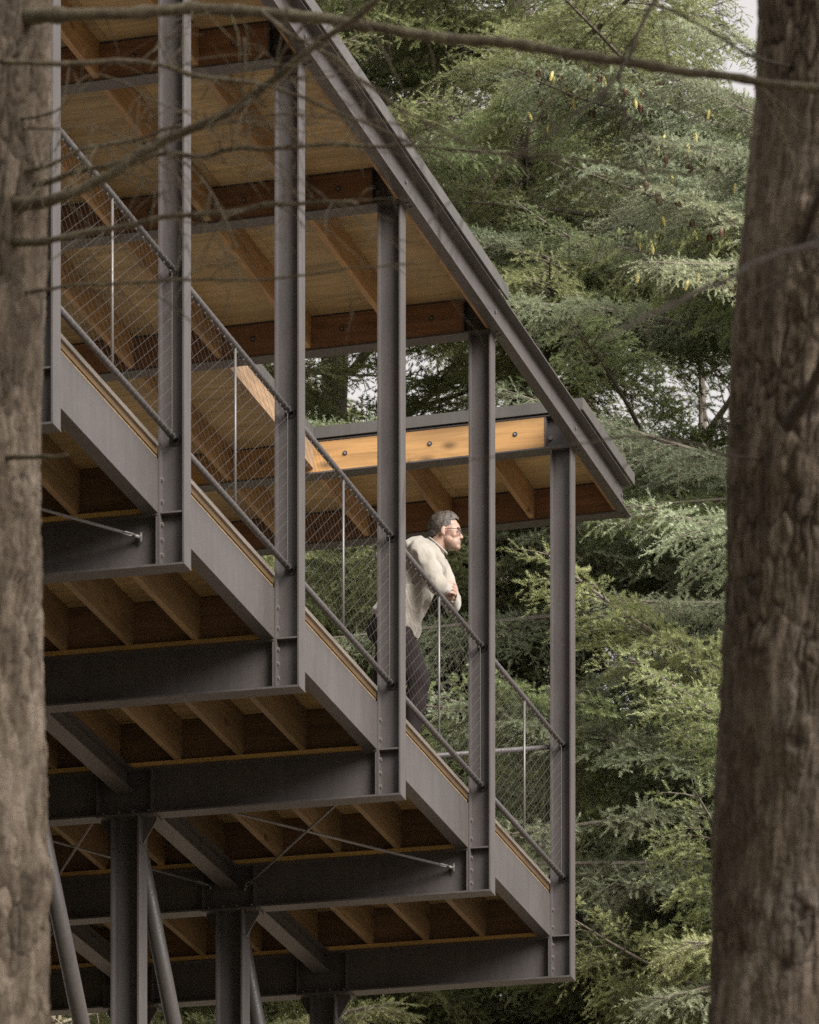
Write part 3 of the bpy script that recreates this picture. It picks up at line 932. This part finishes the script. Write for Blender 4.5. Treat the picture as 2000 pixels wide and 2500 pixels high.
far_tree('blue-green fir hung with yellow cones, standing behind the right trunk', 4.9, 53.0, 26.5, .36, 13.4, 22.9, 100, ['leaf_blue', 'leaf_green'], 201, 1.0, .9, 185, 70, (1500, 1840, 230, 720, 20, 22))
far_tree('pale cone-bearing fir whose upper boughs spread beside the roof edge', 3.3, 56.3, 27, .3, 14.6, 23.6, 98, ['leaf_blue', 'leaf_green'], 211, 1.0, .95, -110, 80, (1080, 1720, 150, 480, 24, 14))
far_tree('green fir directly beyond the far end of the deck', 1.2, 59.5, 34, .34, 14.5, 28, 98, ['leaf_green', 'leaf_olive'], 102, 1.0, .95, -90, 75)
far_tree('fir with yellowish olive needles seen between the columns and under the roof', -3.2, 56.5, 32, .38, 14.5, 25, 80, ['leaf_olive', 'leaf_green'], 3, .85, .85, -60, 90)
far_tree('olive-green fir glimpsed through the roof opening left of the middle', -.9, 62.5, 34, .34, 15.5, 27.5, 90, ['leaf_olive', 'leaf_green'], 12, 1.0, .95, -80, 80)
far_tree('dark green fir rising behind the others at upper right', 7.1, 66.0, 31, .36, 17.5, 28.0, 52, ['leaf_green', 'leaf_olive'], 4, 1.0, .95, -130, 70)
far_tree('most distant fir, its trunk hidden by nearer boughs right of the roof', 1.9, 71.0, 36, .30, 19, 30, 34, ['leaf_green', 'leaf_olive'], 5, 1.1, .95, -90, 80)
far_tree('pale blue-green fir whose boughs show below the cone-bearing ones', 2.9, 63.0, 26.6, .2, 15.5, 26.0, 62, ['leaf_blue', 'leaf_olive'], 6, .95, .95, -90, 80)

far_tree('light green fir close behind the right end of the railing', 3.9, 58.5, 29, .3, 14.2, 25, 74, ['leaf_blue', 'leaf_green'], 121, .95, .95, -120, 70)
# leafless brush beyond the legs at lower left
def bare_tree(x, y, H, seed, label):
    r_ = random.Random(seed)
    t_ = empty('bare_tree', (x, y, 0)); tag(t_, label, 'tree', 'leafless trees behind the legs')
    f = MB()
    pts = [Vector((.3 * math.sin(z * .3 + seed), .2 * math.cos(z * .35), z)) for z in np.linspace(-.3, H, 24)]
    f.tube(pts, [.16 * (1 - i / 24) ** .8 + .012 for i in range(24)], 10)
    f.build('trunk', M['dead'], t_)
    f = MB()
    def grow(p, d, ln, r, depth):
        P = [p]
        for s_ in range(5):
            d = (d + Vector((r_.uniform(-.2, .2), r_.uniform(-.2, .2), r_.uniform(-.08, .2)))).normalized()
            P.append(P[-1] + d * ln / 5)
        f.tube(P, [r * (1 - .7 * i / 5) for i in range(6)], 4 if depth else 5, False)
        if depth < 3:
            for q in range(4 if depth else 6):
                i = r_.randrange(1, 6)
                d2 = (d + Vector((r_.uniform(-1, 1), r_.uniform(-1, 1), r_.uniform(-.5, .8)))).normalized()
                grow(P[i], d2, ln * r_.uniform(.35, .6), r * .5, depth + 1)
    for i in range(34):
        z = H * .55 + H * .45 * i / 34; az = r_.uniform(0, 6.28)
        k_ = min(23, int(z / H * 23)); grow(pts[k_], Vector((math.cos(az), math.sin(az), .35)).normalized(), r_.uniform(1.0, 2.0) * (1.25 - z / H * .6), .017, 0)
    f.build('crown', M['dead'], t_)
bare_tree(-3.4, 54.5, 18.2, 4, 'brown leafless tree low behind the left pair of legs')
bare_tree(-2.1, 57.0, 18.0, 9, 'brown leafless tree just right of its twin behind the legs')

# unseen wood, added behind the camera and left to block sky light: one mass of firs
r_ = random.Random(40); f = MB()
shade_firs = [(5.6, 11.4), (9.8, 10.2), (7.6, 4.5), (12.5, 6.0)]  # added out of view at right to shade the two near trunks
for i in range(99):
    az = R(r_.uniform(188, 318)); d = r_.uniform(17, 60)
    cx_, cy_ = math.sin(az) * d - (6 if az > R(270) else 0), 22 + math.cos(az) * d
    if i < 95 and (math.hypot(cx_, cy_) < 7 or (cy_ > 8 and cx_ > -12)): continue
    if i >= 95: cx_, cy_ = shade_firs[i - 95]
    H = r_.uniform(24, 34); f.tube([(cx_, cy_, -.3), (cx_ + .2, cy_, H)], [.32, .03], 7)
    z = r_.uniform(4, 7) if i < 95 else 11
    while z < H:
        rr = (H - z) * .17 + .5
        for k in range(7):
            a = r_.uniform(0, 6.28); l = rr * r_.uniform(.6, 1.1); w = .32 * l
            c, s_ = math.cos(a), math.sin(a)
            f.add([(cx_, cy_, z), (cx_ + c * l * .55 - s_ * w, cy_ + s_ * l * .55 + c * w, z - .12 * l - .1), (cx_ + c * l, cy_ + s_ * l, z - .38 * l), (cx_ + c * l * .55 + s_ * w, cy_ + s_ * l * .55 - c * w, z - .12 * l - .1), (cx_ + c * l * .5, cy_ + s_ * l * .5, z - .35 * l)], [(0, 1, 2), (0, 2, 3), (1, 4, 3)])
        z += .55
wd = f.build('unseen_shade_wood', M['leaf_green'])
tag(wd, 'dense dark fir wood, unseen, added to shade the steel and near trunks', 'wood', None, 'stuff')

# ------------------------------------------------------------------ the two near trunks and their bare branches
def edge_fn(tab, Y):
    """tab: (photo row, photo column of the visible edge) -> world x of that edge as a function of world z"""
    zz = [EYE + (YH - y) / FPX * Y for y, _ in tab]; xx = [(x - 1000) / FPX * Y for _, x in tab]
    zz, xx = zz[::-1], xx[::-1]
    def f(z):
        if z <= zz[0]: return xx[0] + (z - zz[0]) * (xx[-1] - xx[0]) / (zz[-1] - zz[0])
        if z >= zz[-1]: return xx[-1] + (z - zz[-1]) * (xx[-1] - xx[0]) / (zz[-1] - zz[0])
        return float(np.interp(z, zz, xx))
    return f
YL, YRT = 20.0, 19.0
eL = edge_fn([(0, 134), (500, 114), (1000, 103), (1500, 104), (2000, 108), (2500, 116)], YL)
eR = edge_fn([(0, 1858), (300, 1843), (600, 1817), (800, 1803), (1200, 1775), (1650, 1763), (1940, 1749), (2200, 1739), (2500, 1726)], YRT)
def radL(z): return .245 + .010 * (8 - z) if z < 14 else max(.04, .245 - .06 - .016 * (z - 14))
def radR(z): return .30 + .013 * (8 - z) if z < 14 else max(.05, .30 - .078 - .018 * (z - 14))
left = empty('near_fir', (eL(0) - radL(0), YL, 0))
tag(left, 'blurred near trunk at the left edge with long bare branches', 'tree', 'bare-branched firs in the foreground')
right = empty('near_fir', (eR(0) + radR(0), YRT, 0))
tag(right, 'thick furrowed near trunk at the right edge with short dark snags', 'tree', 'bare-branched firs in the foreground')
OL, OR = left.location.copy(), right.location.copy()
def zgrid(lo, hi): return np.concatenate([np.linspace(-.4, lo - .1, 60), np.arange(lo, hi, .0052), np.linspace(hi + .05, 21, 60)])
cL = lambda z: (eL(z) - radL(z) - OL.x, 0, 0)
cR = lambda z: (eR(z) + radR(z) - OR.x, 0, 0)
def kn(px, py, Y, cfun, rfun, O, kr, kh):
    z = EYE + (YH - py) / FPX * Y; x = (px - 1000) / FPX * Y - O.x - cfun(z)[0]
    s_ = max(-.98, min(.98, x / rfun(z)))
    return (-math.acos(s_), z, kr, kh)
knR = [kn(*k_, YRT, cR, radR, OR, r_, h_) for k_, r_, h_ in (((1935, 1880), .07, .030), ((1830, 2290), .07, .026), ((1940, 2310), .08, .03), ((1900, 2425), .075, .028), ((1960, 1080), .09, .03), ((1975, 560), .075, .03), ((1845, 1650), .05, .02), ((1920, 1210), .06, .02))]
knL = [kn(*k_, YL, cL, radL, OL, r_, h_) for k_, r_, h_ in (((98, 2160), .07, .03), ((70, 500), .09, .03), ((50, 1255), .04, .015), ((60, 1420), .05, .018), ((20, 60), .06, .03), ((90, 760), .05, .02))]
bark_trunk('trunk', cL, radL, zgrid(6.2, 10.2), 420, M['bark'], left, knL, .014, 27, 3)
bark_trunk('trunk', cR, radR, zgrid(6.0, 9.8), 520, M['bark'], right, knR, .015, 25, 8)
br = random.Random(21)
M['twig_dark'] = bark_mat('snag_bark', (.045, .035, .027), (.08, .064, .048), (.11, .097, .075), .5)
def branch(parent, O, pts, Y0, Y1, w0, w1, tw=6, name='branch', seed=0, root=None):
    """pts in the 1725 px wide view; widths likewise"""
    k_ = 2000 / 1725
    P = []
    for i, (x, y) in enumerate(pts):
        Yd = Y0 + (Y1 - Y0) * i / max(1, len(pts) - 1)
        P.append(at(x * k_, y * k_, Yd) - O)
    if root is not None: P = [Vector(root) - O] + P
    P = catmull(P, 7)
    n = len(P)
    rg_ = random.Random(seed + 77)
    ph = [rg_.uniform(0, 6) for _ in range(4)]
    Q = []
    for i, p in enumerate(P):
        a = .010 * mnoise.noise(Vector((p.x * 5.3, seed * 3.1, p.z * 5.3))) + .005 * mnoise.noise(Vector((p.x * 17, seed * 1.7 + 9, p.z * 17)))
        Q.append(p + Vector((0, .5 * a, a)))
    rads = []
    for i in range(n):
        t_ = i / (n - 1)
        w = (w0 + (w1 - w0) * t_) * .93 * k_ / 2 / FPX * Y0
        w *= (Y0 + (Y1 - Y0) * t_) / Y0 * (1 + (.7 * max(0, 1 - i / 9) if root is not None else 0))
        rads.append(w * (1 + .16 * mnoise.noise(Vector((i * .8, seed * 2.3, 0))) + (rg_.uniform(.1, .35) if rg_.random() < .12 else 0)))
    f = MB()
    f.tube(Q, rads, 10, True, True, .07, rg_)
    # fine side twigs
    for q in range(int(tw * 1.15)):
        i = rg_.randrange(int(n * .12), n - 2)
        d = (Q[i + 1] - Q[i]).normalized()
        v_ = Vector((rg_.uniform(-1, 1), rg_.uniform(-1, 1), rg_.uniform(-1, .9))).normalized()
        d2 = (d * rg_.uniform(.3, 1.0) + v_ * .9).normalized()
        ln = rg_.uniform(.12, .5)
        pt = [Q[i]]
        for s_ in range(1, 7):
            d2 = (d2 + Vector((rg_.uniform(-.22, .22), rg_.uniform(-.22, .22), rg_.uniform(-.28, .12)))).normalized()
            pt.append(pt[-1] + d2 * ln / 6)
        r0_ = min(rads[i] * .45, .0028)
        f.tube(pt, [r0_ * (1 - .75 * j / 6) for j in range(7)], 5)
        if ln > .22:
            for s_ in range(rg_.randrange(1, 4)):
                j = rg_.randrange(1, 5)
                d3 = ((pt[j + 1] - pt[j]).normalized() + Vector((rg_.uniform(-1, 1), rg_.uniform(-1, 1), rg_.uniform(-1, .6)))).normalized()
                p2 = [pt[j], pt[j] + d3 * ln * .2, pt[j] + d3 * ln * .4 + Vector((0, 0, -.02))]
                f.tube(p2, [.0018, .0014, .0008], 4)
    return f.build(name, M['twig'] if parent is left else M['twig_dark'], parent)
def rootL(py): z = EYE + (YH - py * 1.1594) / FPX * YL; return (eL(z) - radL(z) * .75, YL, z)
def rootR(py): z = EYE + (YH - py * 1.1594) / FPX * YRT; return (eR(z) + radR(z) * .75, YRT, z)
LB = [
 ([(120, 34), (300, 24), (480, 20), (620, 32), (760, 52), (860, 68), (1000, 85), (1130, 98), (1240, 118), (1340, 135), (1480, 155), (1600, 170), (1725, 188), (1800, 196)], 19.7, 18.2, 27, 17, 18, 40),
 ([(95, 425), (200, 385), (300, 325), (400, 272), (500, 225), (560, 180), (620, 130), (690, 75), (760, 30), (820, -30)], 19.6, 18.4, 25, 13, 16, 432),
 ([(0, 128), (130, 132), (240, 130), (330, 135), (420, 160), (520, 170), (600, 190), (680, 225), (760, 255), (860, 300), (950, 340)], 19.2, 18.6, 13, 5, 18, None),
 ([(95, 352), (175, 315), (280, 292), (340, 272), (380, 262)], 19.7, 19.3, 9, 6, 8, 362),
 ([(95, 388), (165, 360), (280, 335), (350, 322), (425, 327), (500, 310), (590, 312), (700, 305), (800, 307), (862, 308), (962, 315), (1072, 325), (1162, 333), (1287, 345), (1362, 357), (1462, 370)], 19.8, 18.0, 13, 4, 26, 400),
 ([(95, 507), (175, 492), (280, 472), (350, 455), (425, 452), (500, 445), (565, 430), (640, 429), (700, 428), (752, 430)], 19.6, 18.8, 15, 8, 16, 512),
 ([(82, 612), (175, 600), (300, 594), (400, 590), (500, 590), (625, 580), (750, 565), (880, 552)], 19.8, 19.0, 8, 4, 9, 616),
 ([(300, 300), (420, 272), (500, 252), (580, 245), (645, 245), (750, 255), (860, 262)], 19.5, 19.0, 6, 3, 12, None),
 ([(350, 322), (400, 350), (440, 395), (460, 435), (480, 475), (500, 520)], 19.3, 19.0, 6, 3, 5, None),
 ([(550, 25), (600, 65), (645, 90), (700, 120), (750, 160), (800, 200), (862, 240), (950, 285), (1060, 330), (1130, 372)], 19.0, 18.4, 10, 4, 12, None),
 ([(575, 175), (585, 135), (605, 95), (630, 65), (650, 45)], 19.0, 18.8, 7, 4, 4, None),
 ([(516, 235), (512, 180), (516, 130), (514, 78)], 19.1, 19.0, 5, 8, 2, None),
 ([(118, 235), (180, 160), (260, 175), (330, 215), (400, 240), (470, 290), (560, 330), (640, 385), (700, 430), (745, 480)], 19.6, 18.9, 4, 2, 16, 250),
 ([(100, 270), (200, 268), (300, 300), (400, 330), (480, 345), (560, 372), (660, 420)], 19.7, 19.2, 4, 2, 14, 275),
]
for i, (pts, ya, yb, w0, w1, tw, ry) in enumerate(LB):
    branch(left, OL, pts, ya, yb, w0, w1, tw, seed=i, root=rootL(ry) if ry else None)
for (x0, y0, x1, y1, w) in ((100, 962, 142, 958, 9),):
    branch(left, OL, [(x0, y0), ((x0 + x1) / 2, (y0 + y1) / 2 - 2), (x1, y1)], 19.4, 19.2, w, w * .6, 0, 'snag', x0, root=rootL(y0 + 3))
RBL = [
 ([(1592, 120), (1537, 90), (1487, 60), (1412, 20), (1352, 0), (1300, -20)], 18.6, 18.0, 10, 5, 8, 165),
 ([(1560, -60), (1450, -50), (1392, -20), (1362, 30), (1327, 110), (1302, 155), (1262, 200), (1212, 235), (1162, 280), (1102, 320), (1027, 365), (947, 425), (890, 480)], 18.8, 17.6, 15, 4, 22, -80),
 ([(1302, 155), (1312, 210), (1317, 260), (1327, 310), (1342, 350), (1362, 400), (1380, 455)], 18.3, 18.0, 8, 3, 8, None),
 ([(1317, 240), (1360, 285), (1410, 330), (1465, 362)], 18.3, 18.0, 5, 2.5, 5, None),
 ([(1212, 235), (1240, 270), (1262, 312), (1300, 350), (1340, 390)], 18.1, 17.9, 5, 2, 5, None),
 ([(1725, 515), (1662, 530), (1597, 550), (1537, 585), (1462, 620), (1387, 655), (1312, 690), (1262, 715)], 17.0, 12.5, 24, 8, 10, 500),
 ([(1537, 960), (1487, 945), (1437, 930), (1387, 922), (1312, 922), (1252, 930), (1207, 935), (1112, 955), (987, 970), (930, 985)], 18.6, 17.2, 9, 3, 9, 968),
 ([(1560, 640), (1600, 610), (1680, 575), (1740, 560)][::-1], 18.4, 18.0, 9, 5, 4, 556),
 ([(1510, 890), (1480, 860), (1440, 840), (1405, 825)], 18.8, 18.4, 8, 3, 5, 905),
]
for i, (pts, ya, yb, w0, w1, tw, ry) in enumerate(RBL):
    branch(right, OR, pts, ya, yb, w0 * .8, w1 * .7, tw // 2, seed=100 + i, root=rootR(ry) if ry else None)
branch(right, OR, [(1660, 895), (1682, 865), (1707, 825), (1735, 765), (1760, 720)], 18.62, 17.6, 34, 20, 0, 'snag', 3)
branch(right, OR, [(1680, 520), (1700, 480), (1722, 425), (1745, 380)], 18.62, 17.8, 24, 16, 0, 'snag', 5)
# living tops of the two near trees, above the picture
for tr, O, rs_ in ((left, OL, 5), (right, OR, 9)):
    cr_ = empty('crown', (0, 0, 0), 0, tr); q_ = random.Random(rs_)
    for i in range(26):
        z = 14.2 + i * .25; me, _ = BOUGHS[q_.randrange(len(BOUGHS))]
        o = link('bough', me, cr_, ((cL if tr is left else cR)(z)[0], 0, z)); o.rotation_euler = (0, 0, q_.uniform(0, 6.28)); s_ = .75 - .02 * i; o.scale = (s_,) * 3

# ------------------------------------------------------------------ the person leaning on the railing
def fuse(mb, name, mat, voxel, smooth=6, fac=.5, disp=None, cut=None):
    """joins overlapping forms into one continuous skin"""
    me = mb.mesh(name)
    o = bpy.data.objects.new('tmp', me); col.objects.link(o)
    rm = o.modifiers.new('r', 'REMESH'); rm.mode = 'VOXEL'; rm.voxel_size = voxel; rm.use_smooth_shade = True
    if smooth:
        sm_ = o.modifiers.new('s', 'SMOOTH'); sm_.factor = fac; sm_.iterations = smooth
    dg = bpy.context.evaluated_depsgraph_get(); dg.update()
    m2 = bpy.data.meshes.new_from_object(o.evaluated_get(dg))
    bpy.data.objects.remove(o)
    n = len(m2.vertices)
    if disp:
        co = np.empty(n * 3, np.float32); no = np.empty(n * 3, np.float32)
        m2.vertices.foreach_get('co', co); m2.vertices.foreach_get('normal', no)
        co = co.reshape(-1, 3); no = no.reshape(-1, 3)
        co = co + no * disp(co[:, 0], co[:, 1], co[:, 2])[:, None]
        m2.vertices.foreach_set('co', co.ravel())
    if cut:
        bm = bmesh.new(); bm.from_mesh(m2)
        dl = [v_ for v_ in bm.verts if cut(v_.co)]
        bmesh.ops.delete(bm, geom=dl, context='VERTS'); bm.to_mesh(m2); bm.free()
    m2.polygons.foreach_set('use_smooth', [True] * len(m2.polygons))
    m2.name = name
    m2.materials.clear(); m2.materials.append(mat); m2.update()
    return m2
# local frame of the person: x = forward (out over the rail), y = to the person's left, z = up from the deck
DECK = Z(12.228)
person = empty('person', parent=None)
pw = Matrix.Translation((X5, Y5, 0)) @ Matrix.Rotation(PHI, 4, 'Z') @ Matrix.Translation((-3.45, .5, DECK)) @ Matrix.Rotation(R(-90), 4, 'Z')
person.matrix_world = pw
person.location = pw.to_translation(); person.rotation_euler = (0, 0, PHI - math.pi / 2)
tag(person, 'person in cream knit sweater, dark trousers and glasses leaning forward on the deck railing', 'person')
skin, t, b = new_mat('skin')
v = coords(t, (1, 1, 1))
n1 = N(t, 'ShaderNodeTexNoise', Scale=28.0, Detail=5.0); t.links.new(v, n1.inputs['Vector'])
r1 = ramp(t, n1.outputs['Fac'], [(.3, (.24, .138, .103)), (.7, (.315, .20, .153))])
# beard shadow around the jaw
gn = N(t, 'ShaderNodeTexGradient', gradient_type='SPHERICAL')
mp = t.nodes.new('ShaderNodeMapping'); mp.vector_type = 'TEXTURE'
tc = t.nodes.new('ShaderNodeTexCoord'); t.links.new(tc.outputs['Object'], mp.inputs['Vector'])
mp.inputs['Location'].default_value = (.478, 0, 1.452); mp.inputs['Scale'].default_value = (.105, .12, .085)
t.links.new(mp.outputs[0], gn.inputs['Vector'])
g1 = ramp(t, gn.outputs['Fac'], [(.05, 0), (.4, .6)])
t.links.new(mixc(t, g1.outputs[0], r1.outputs[0], (.20, .13, .10)), b.inputs['Base Color'])
b.inputs['Roughness'].default_value = .55
b.inputs['Subsurface Weight'].default_value = .08
b.inputs['Subsurface Radius'].default_value = (.012, .005, .003)
M['skin'] = skin
f = MB()
ry = lambda a: Matrix.Rotation(R(a), 3, 'Y')
# head: x forward
f.ell((.392, 0, 1.612), (.098, .076, .098), ry(12), 24, 16)
f.ell((.440, 0, 1.575), (.068, .066, .085), ry(8), 20, 14)
f.ell((.458, 0, 1.500), (.050, .052, .052), ry(15), 18, 12)
f.ell((.484, 0, 1.468), (.024, .030, .022), None, 14, 10)      # chin
f.ell((.430, 0, 1.520), (.060, .062, .048), ry(25), 16, 12)
f.caps((.497, 0, 1.572), (.517, 0, 1.534), .009, .0115)          # nose
f.ell((.508, .009, 1.529), (.010, .008, .007)); f.ell((.508, -.009, 1.529), (.010, .008, .007))
f.caps((.494, -.030, 1.590), (.494, .030, 1.590), .011, .011)   # brow
f.caps((.497, -.017, 1.494), (.497, .017, 1.494), .008, .008)   # lips
f.caps((.494, -.015, 1.482), (.494, .015, 1.482), .008, .008)
for sy in (1, -1):
    f.ell((.468, sy * .038, 1.545), (.026, .022, .026))        # cheek
    f.ell((.403, sy * .079, 1.568), (.017, .009, .031), ry(10) @ Matrix.Rotation(R(-sy * 18), 3, 'Z'), 14, 10)   # ear
    f.ell((.408, sy * .076, 1.545), (.011, .009, .014))
# neck, trunk
f.caps((.375, 0, 1.535), (.300, 0, 1.425), .060, .068)
f.caps((.26, 0, 1.39), (.14, 0, 1.16), .105, .11)
f.caps((.25, .07, 1.39), (.25, -.07, 1.39), .09, .09)
f.caps((.14, .03, 1.16), (.03, .03, .97), .12, .125); f.caps((.14, -.03, 1.16), (.03, -.03, .97), .12, .125)
f.caps((.02, .06, .95), (.02, -.06, .95), .125, .125)
for sy, sh, el, ha in ((-1, (.27, -.185, 1.415), (.405, -.235, 1.135), (.428, -.03, 1.165)), (1, (.285, .185, 1.415), (.395, .225, 1.135), (.425, .035, 1.165))):
    f.caps(sh, el, .052, .038); f.caps(el, ha, .036, .027)
for hip, kn_, an, toe in (((.06, -.09, .93), (.235, -.11, .52), (.175, -.12, .12), (.27, -.13, .07)), ((.0, .09, .93), (-.075, .11, .52), (-.115, .12, .12), (.02, .14, .07))):
    f.caps(hip, kn_, .088, .058); f.caps(kn_, an, .055, .036); f.caps(an, (an[0], an[1], .08), .036, .036); f.caps((an[0] - .03, an[1], .072), toe, .032, .026)
# hands: the left hand wraps the right fist, five fingers each
f.ell((.425, -.028, 1.172), (.034, .024, .044), None, 16, 12)
f.ell((.462, .004, 1.172), (.020, .030, .043), None, 16, 12)
for i in range(4):
    zf = 1.205 - .0215 * i; k_ = (1, 1.08, 1.02, .86)[i]; rr = (.0098, .0102, .0098, .0086)[i]
    p = [(.470, -.012, zf), (.463, -.045 * k_, zf + .002), (.436, -.062 * k_, zf + .001), (.408, -.057 * k_, zf - .003)]
    for a_, c_ in zip(p[:-1], p[1:]): f.caps(a_, c_, rr, rr * .95, 10)
    p = [(.410, -.020, zf), (.398, .012, zf), (.418, .034 * k_, zf - .002), (.440, .030 * k_, zf - .003)]
    for a_, c_ in zip(p[:-1], p[1:]): f.caps(a_, c_, rr, rr * .95, 10)
f.caps((.455, .010, 1.205), (.436, -.02, 1.224), .012, .011, 10); f.caps((.436, -.02, 1.224), (.415, -.040, 1.220), .011, .009, 10)
f.caps((.425, -.03, 1.205), (.440, .0, 1.228), .012, .010, 10); f.caps((.440, .0, 1.228), (.452, .022, 1.222), .010, .009, 10)
bodyme = fuse(f, 'body', M['skin'], .0046, 2, .4)
body = link('body', bodyme, person)
# eyes
eyem = plain('eye_dark', (.05, .035, .03), .2, 0, 10)
for sy in (1, -1):
    f = MB(); f.ell((.4935, sy * .029, 1.566), (.007, .012, .008), None, 10, 8); f.build('eye', eyem, person)
# hair
def hd(x, y, z): return .006 * fbm(x * 40, y * 90, z * 60, 3) + .006 * np.abs(fbm(x * 22 + 3, y * 22, z * 30, 2)) - .003
f = MB()
f.ell((.384, 0, 1.622), (.108, .084, .103), ry(12), 24, 16)
f.ell((.335, 0, 1.585), (.052, .066, .062), ry(20), 18, 12)
f.ell((.445, 0, 1.672), (.052, .058, .040), ry(25), 18, 12)
f.ell((.415, 0, 1.690), (.072, .058, .035), ry(8), 18, 12)
M['hair'], t, b = new_mat('hair')
v = coords(t, (1, 1, 1))
n1 = N(t, 'ShaderNodeTexNoise', Scale=45.0, Detail=6.0, Roughness=.7, Distortion=1.0); t.links.new(v, n1.inputs['Vector'])
r1 = ramp(t, n1.outputs['Fac'], [(.32, (.018, .013, .010)), (.52, (.042, .032, .025)), (.72, (.10, .083, .068))])
t.links.new(r1.outputs[0], b.inputs['Base Color']); b.inputs['Roughness'].default_value = .6
bump(t, b, n1.outputs['Fac'], .6, .006)
def hcut(c):
    face = c.x > .458 and c.z < 1.632 + (.0 if abs(c.y) < .04 else .012)
    fore = c.x > .475 and c.z < 1.655
    side = abs(c.y) > .05 and c.x > .43 and c.z < 1.60
    under = c.z < 1.545 + max(0, (c.x - .34)) * .55 and c.x > .33
    neck = c.z < 1.528
    inner = (c.x - .40) ** 2 / .09 ** 2 + c.y ** 2 / .068 ** 2 + (c.z - 1.60) ** 2 / .085 ** 2 < .8
    return face or fore or side or under or neck or inner
link('hair', fuse(f, 'hair', M['hair'], .005, 2, .4, hd, hcut), person)
f = MB(); 
for sy in (1, -1): f.caps((.506, sy * .018, 1.592), (.500, sy * .044, 1.590), .005, .004, 8)
f.build('eyebrow', M['hair'], person)
# glasses
gm = plain('glasses_frame', (.02, .02, .022), .3, 0, 10, 0, 0)
f = MB()
for sy in (1, -1):
    pts = [(.513 - .004 * abs(math.sin(a)), sy * .031 + .024 * math.cos(a), 1.566 + .018 * math.sin(a)) for a in [i * math.pi / 8 for i in range(17)]]
    f.tube(pts, .0022, 6)
    f.tube([(.511, sy * .055, 1.572), (.49, sy * .074, 1.574), (.42, sy * .079, 1.580), (.395, sy * .083, 1.578)], .0021, 6)
f.tube([(.515, -.008, 1.57), (.515, .008, 1.57)], .0022, 6)
f.build('glasses', gm, person)
# sweater
M['knit'], t, b = new_mat('cream_knit')
v = coords(t, (1, 1, 1))
n1 = N(t, 'ShaderNodeTexNoise', Scale=6.0, Detail=4.0); t.links.new(v, n1.inputs['Vector'])
wv = N(t, 'ShaderNodeTexWave', Scale=34.0, Distortion=1.5); wv.bands_direction = 'Y'; t.links.new(v, wv.inputs['Vector'])
r1 = ramp(t, n1.outputs['Fac'], [(.3, (.205, .185, .158)), (.7, (.275, .25, .215))])
t.links.new(r1.outputs[0], b.inputs['Base Color']); b.inputs['Roughness'].default_value = .9
b.inputs['Sheen Weight'].default_value = .3
bump(t, b, wv.outputs['Fac'], .25, .003)
def folds(x, y, z):
    s_ = fbm(x * 9 + 2, y * 7, z * 9, 2); q_ = fbm(x * 22, y * 14, z * 15, 2)
    ridge = (1 - np.abs(s_) * 2.6)
    return .013 * np.clip(ridge, -.7, 1) + .006 * q_ - .003
f = MB()
f.caps((.318, 0, 1.452), (.29, 0, 1.40), .080, .12)
f.caps((.262, 0, 1.40), (.15, 0, 1.17), .140, .145)
f.caps((.215, .07, 1.43), (.215, -.07, 1.43), .112, .112)
f.caps((.255, .12, 1.405), (.255, -.12, 1.405), .10, .10)
f.caps((.115, .04, 1.18), (.05, .045, 1.00), .160, .165); f.caps((.115, -.04, 1.18), (.05, -.045, 1.00), .160, .165)
f.caps((.06, .05, .97), (.06, -.05, .97), .158, .158)
for sy, sh, el, ha in ((-1, (.262, -.17, 1.41), (.405, -.238, 1.145), (.425, -.095, 1.163)), (1, (.285, .17, 1.41), (.395, .228, 1.145), (.428, .092, 1.163))):
    f.caps(sh, el, .088, .062); f.caps(el, ha, .058, .041)
    f.ell(el, (.062, .06, .062))
def scut(c):
    hem = (c.z - .925) - (-.45) * (c.x - .06) < 0 and c.z < 1.08
    neck = (c.z - 1.492) + (-.9) * (c.x - .335) * -1 > .0 and (c.x - .335) ** 2 + c.y ** 2 < .085 ** 2 and c.z > 1.44
    cuff = abs(c.y) < .082 and c.x > .36 and c.z < 1.25 and c.z > 1.06
    return hem or neck or cuff
sw = fuse(f, 'sweater', M['knit'], .008, 4, .5, folds, scut)
swo = link('sweater', sw, person)
md = swo.modifiers.new('thickness', 'SOLIDIFY'); md.thickness = .006; md.offset = -1
# ribbed collar
f = MB()
pts = [(.348 + .066 * math.cos(a) * .92, .070 * math.sin(a), 1.490 - .056 * math.cos(a)) for a in [i * math.pi / 12 for i in range(25)]]
f.tube(pts, .0075, 8, False); f.build('collar', M['knit'], person)
# trousers
M['trouser'] = plain('dark_trousers', (.014, .0105, .0105), .9, .3, 14)
M['trouser'].node_tree.nodes['Principled BSDF'].inputs['Specular IOR Level'].default_value = .12
def tf(x, y, z): return .008 * np.clip(1 - np.abs(fbm(x * 8, y * 8, z * 7 + 4, 2)) * 2.5, -.5, 1) + .003 * fbm(x * 25, y * 25, z * 16, 2)
f = MB()
f.caps((.02, .055, .965), (.02, -.055, .965), .135, .135)
f.caps((-.03, .05, .93), (-.03, -.05, .93), .120, .120)
for hip, kn_, an in (((.06, -.088, .92), (.238, -.11, .52), (.17, -.12, .125)), ((.0, .09, .92), (-.075, .11, .52), (-.12, .12, .125))):
    f.caps(hip, kn_, .108, .082); f.caps(kn_, an, .080, .062)
link('trousers', fuse(f, 'trousers', M['trouser'], .009, 4, .5, tf), person)
M['shoe'] = plain('dark_shoe', (.05, .04, .035), .5, .2, 30)
for a_, t_ in (((.165, -.12), (.28, -.13)), ((-.13, .12), (.02, .14))):
    f = MB(); f.caps((a_[0] - .03, a_[1], .08), (t_[0], t_[1], .074), .042, .034); f.caps((a_[0], a_[1], .09), (a_[0], a_[1], .14), .044, .044)
    link('shoe', fuse(f, 'shoe', M['shoe'], .008, 3), person)
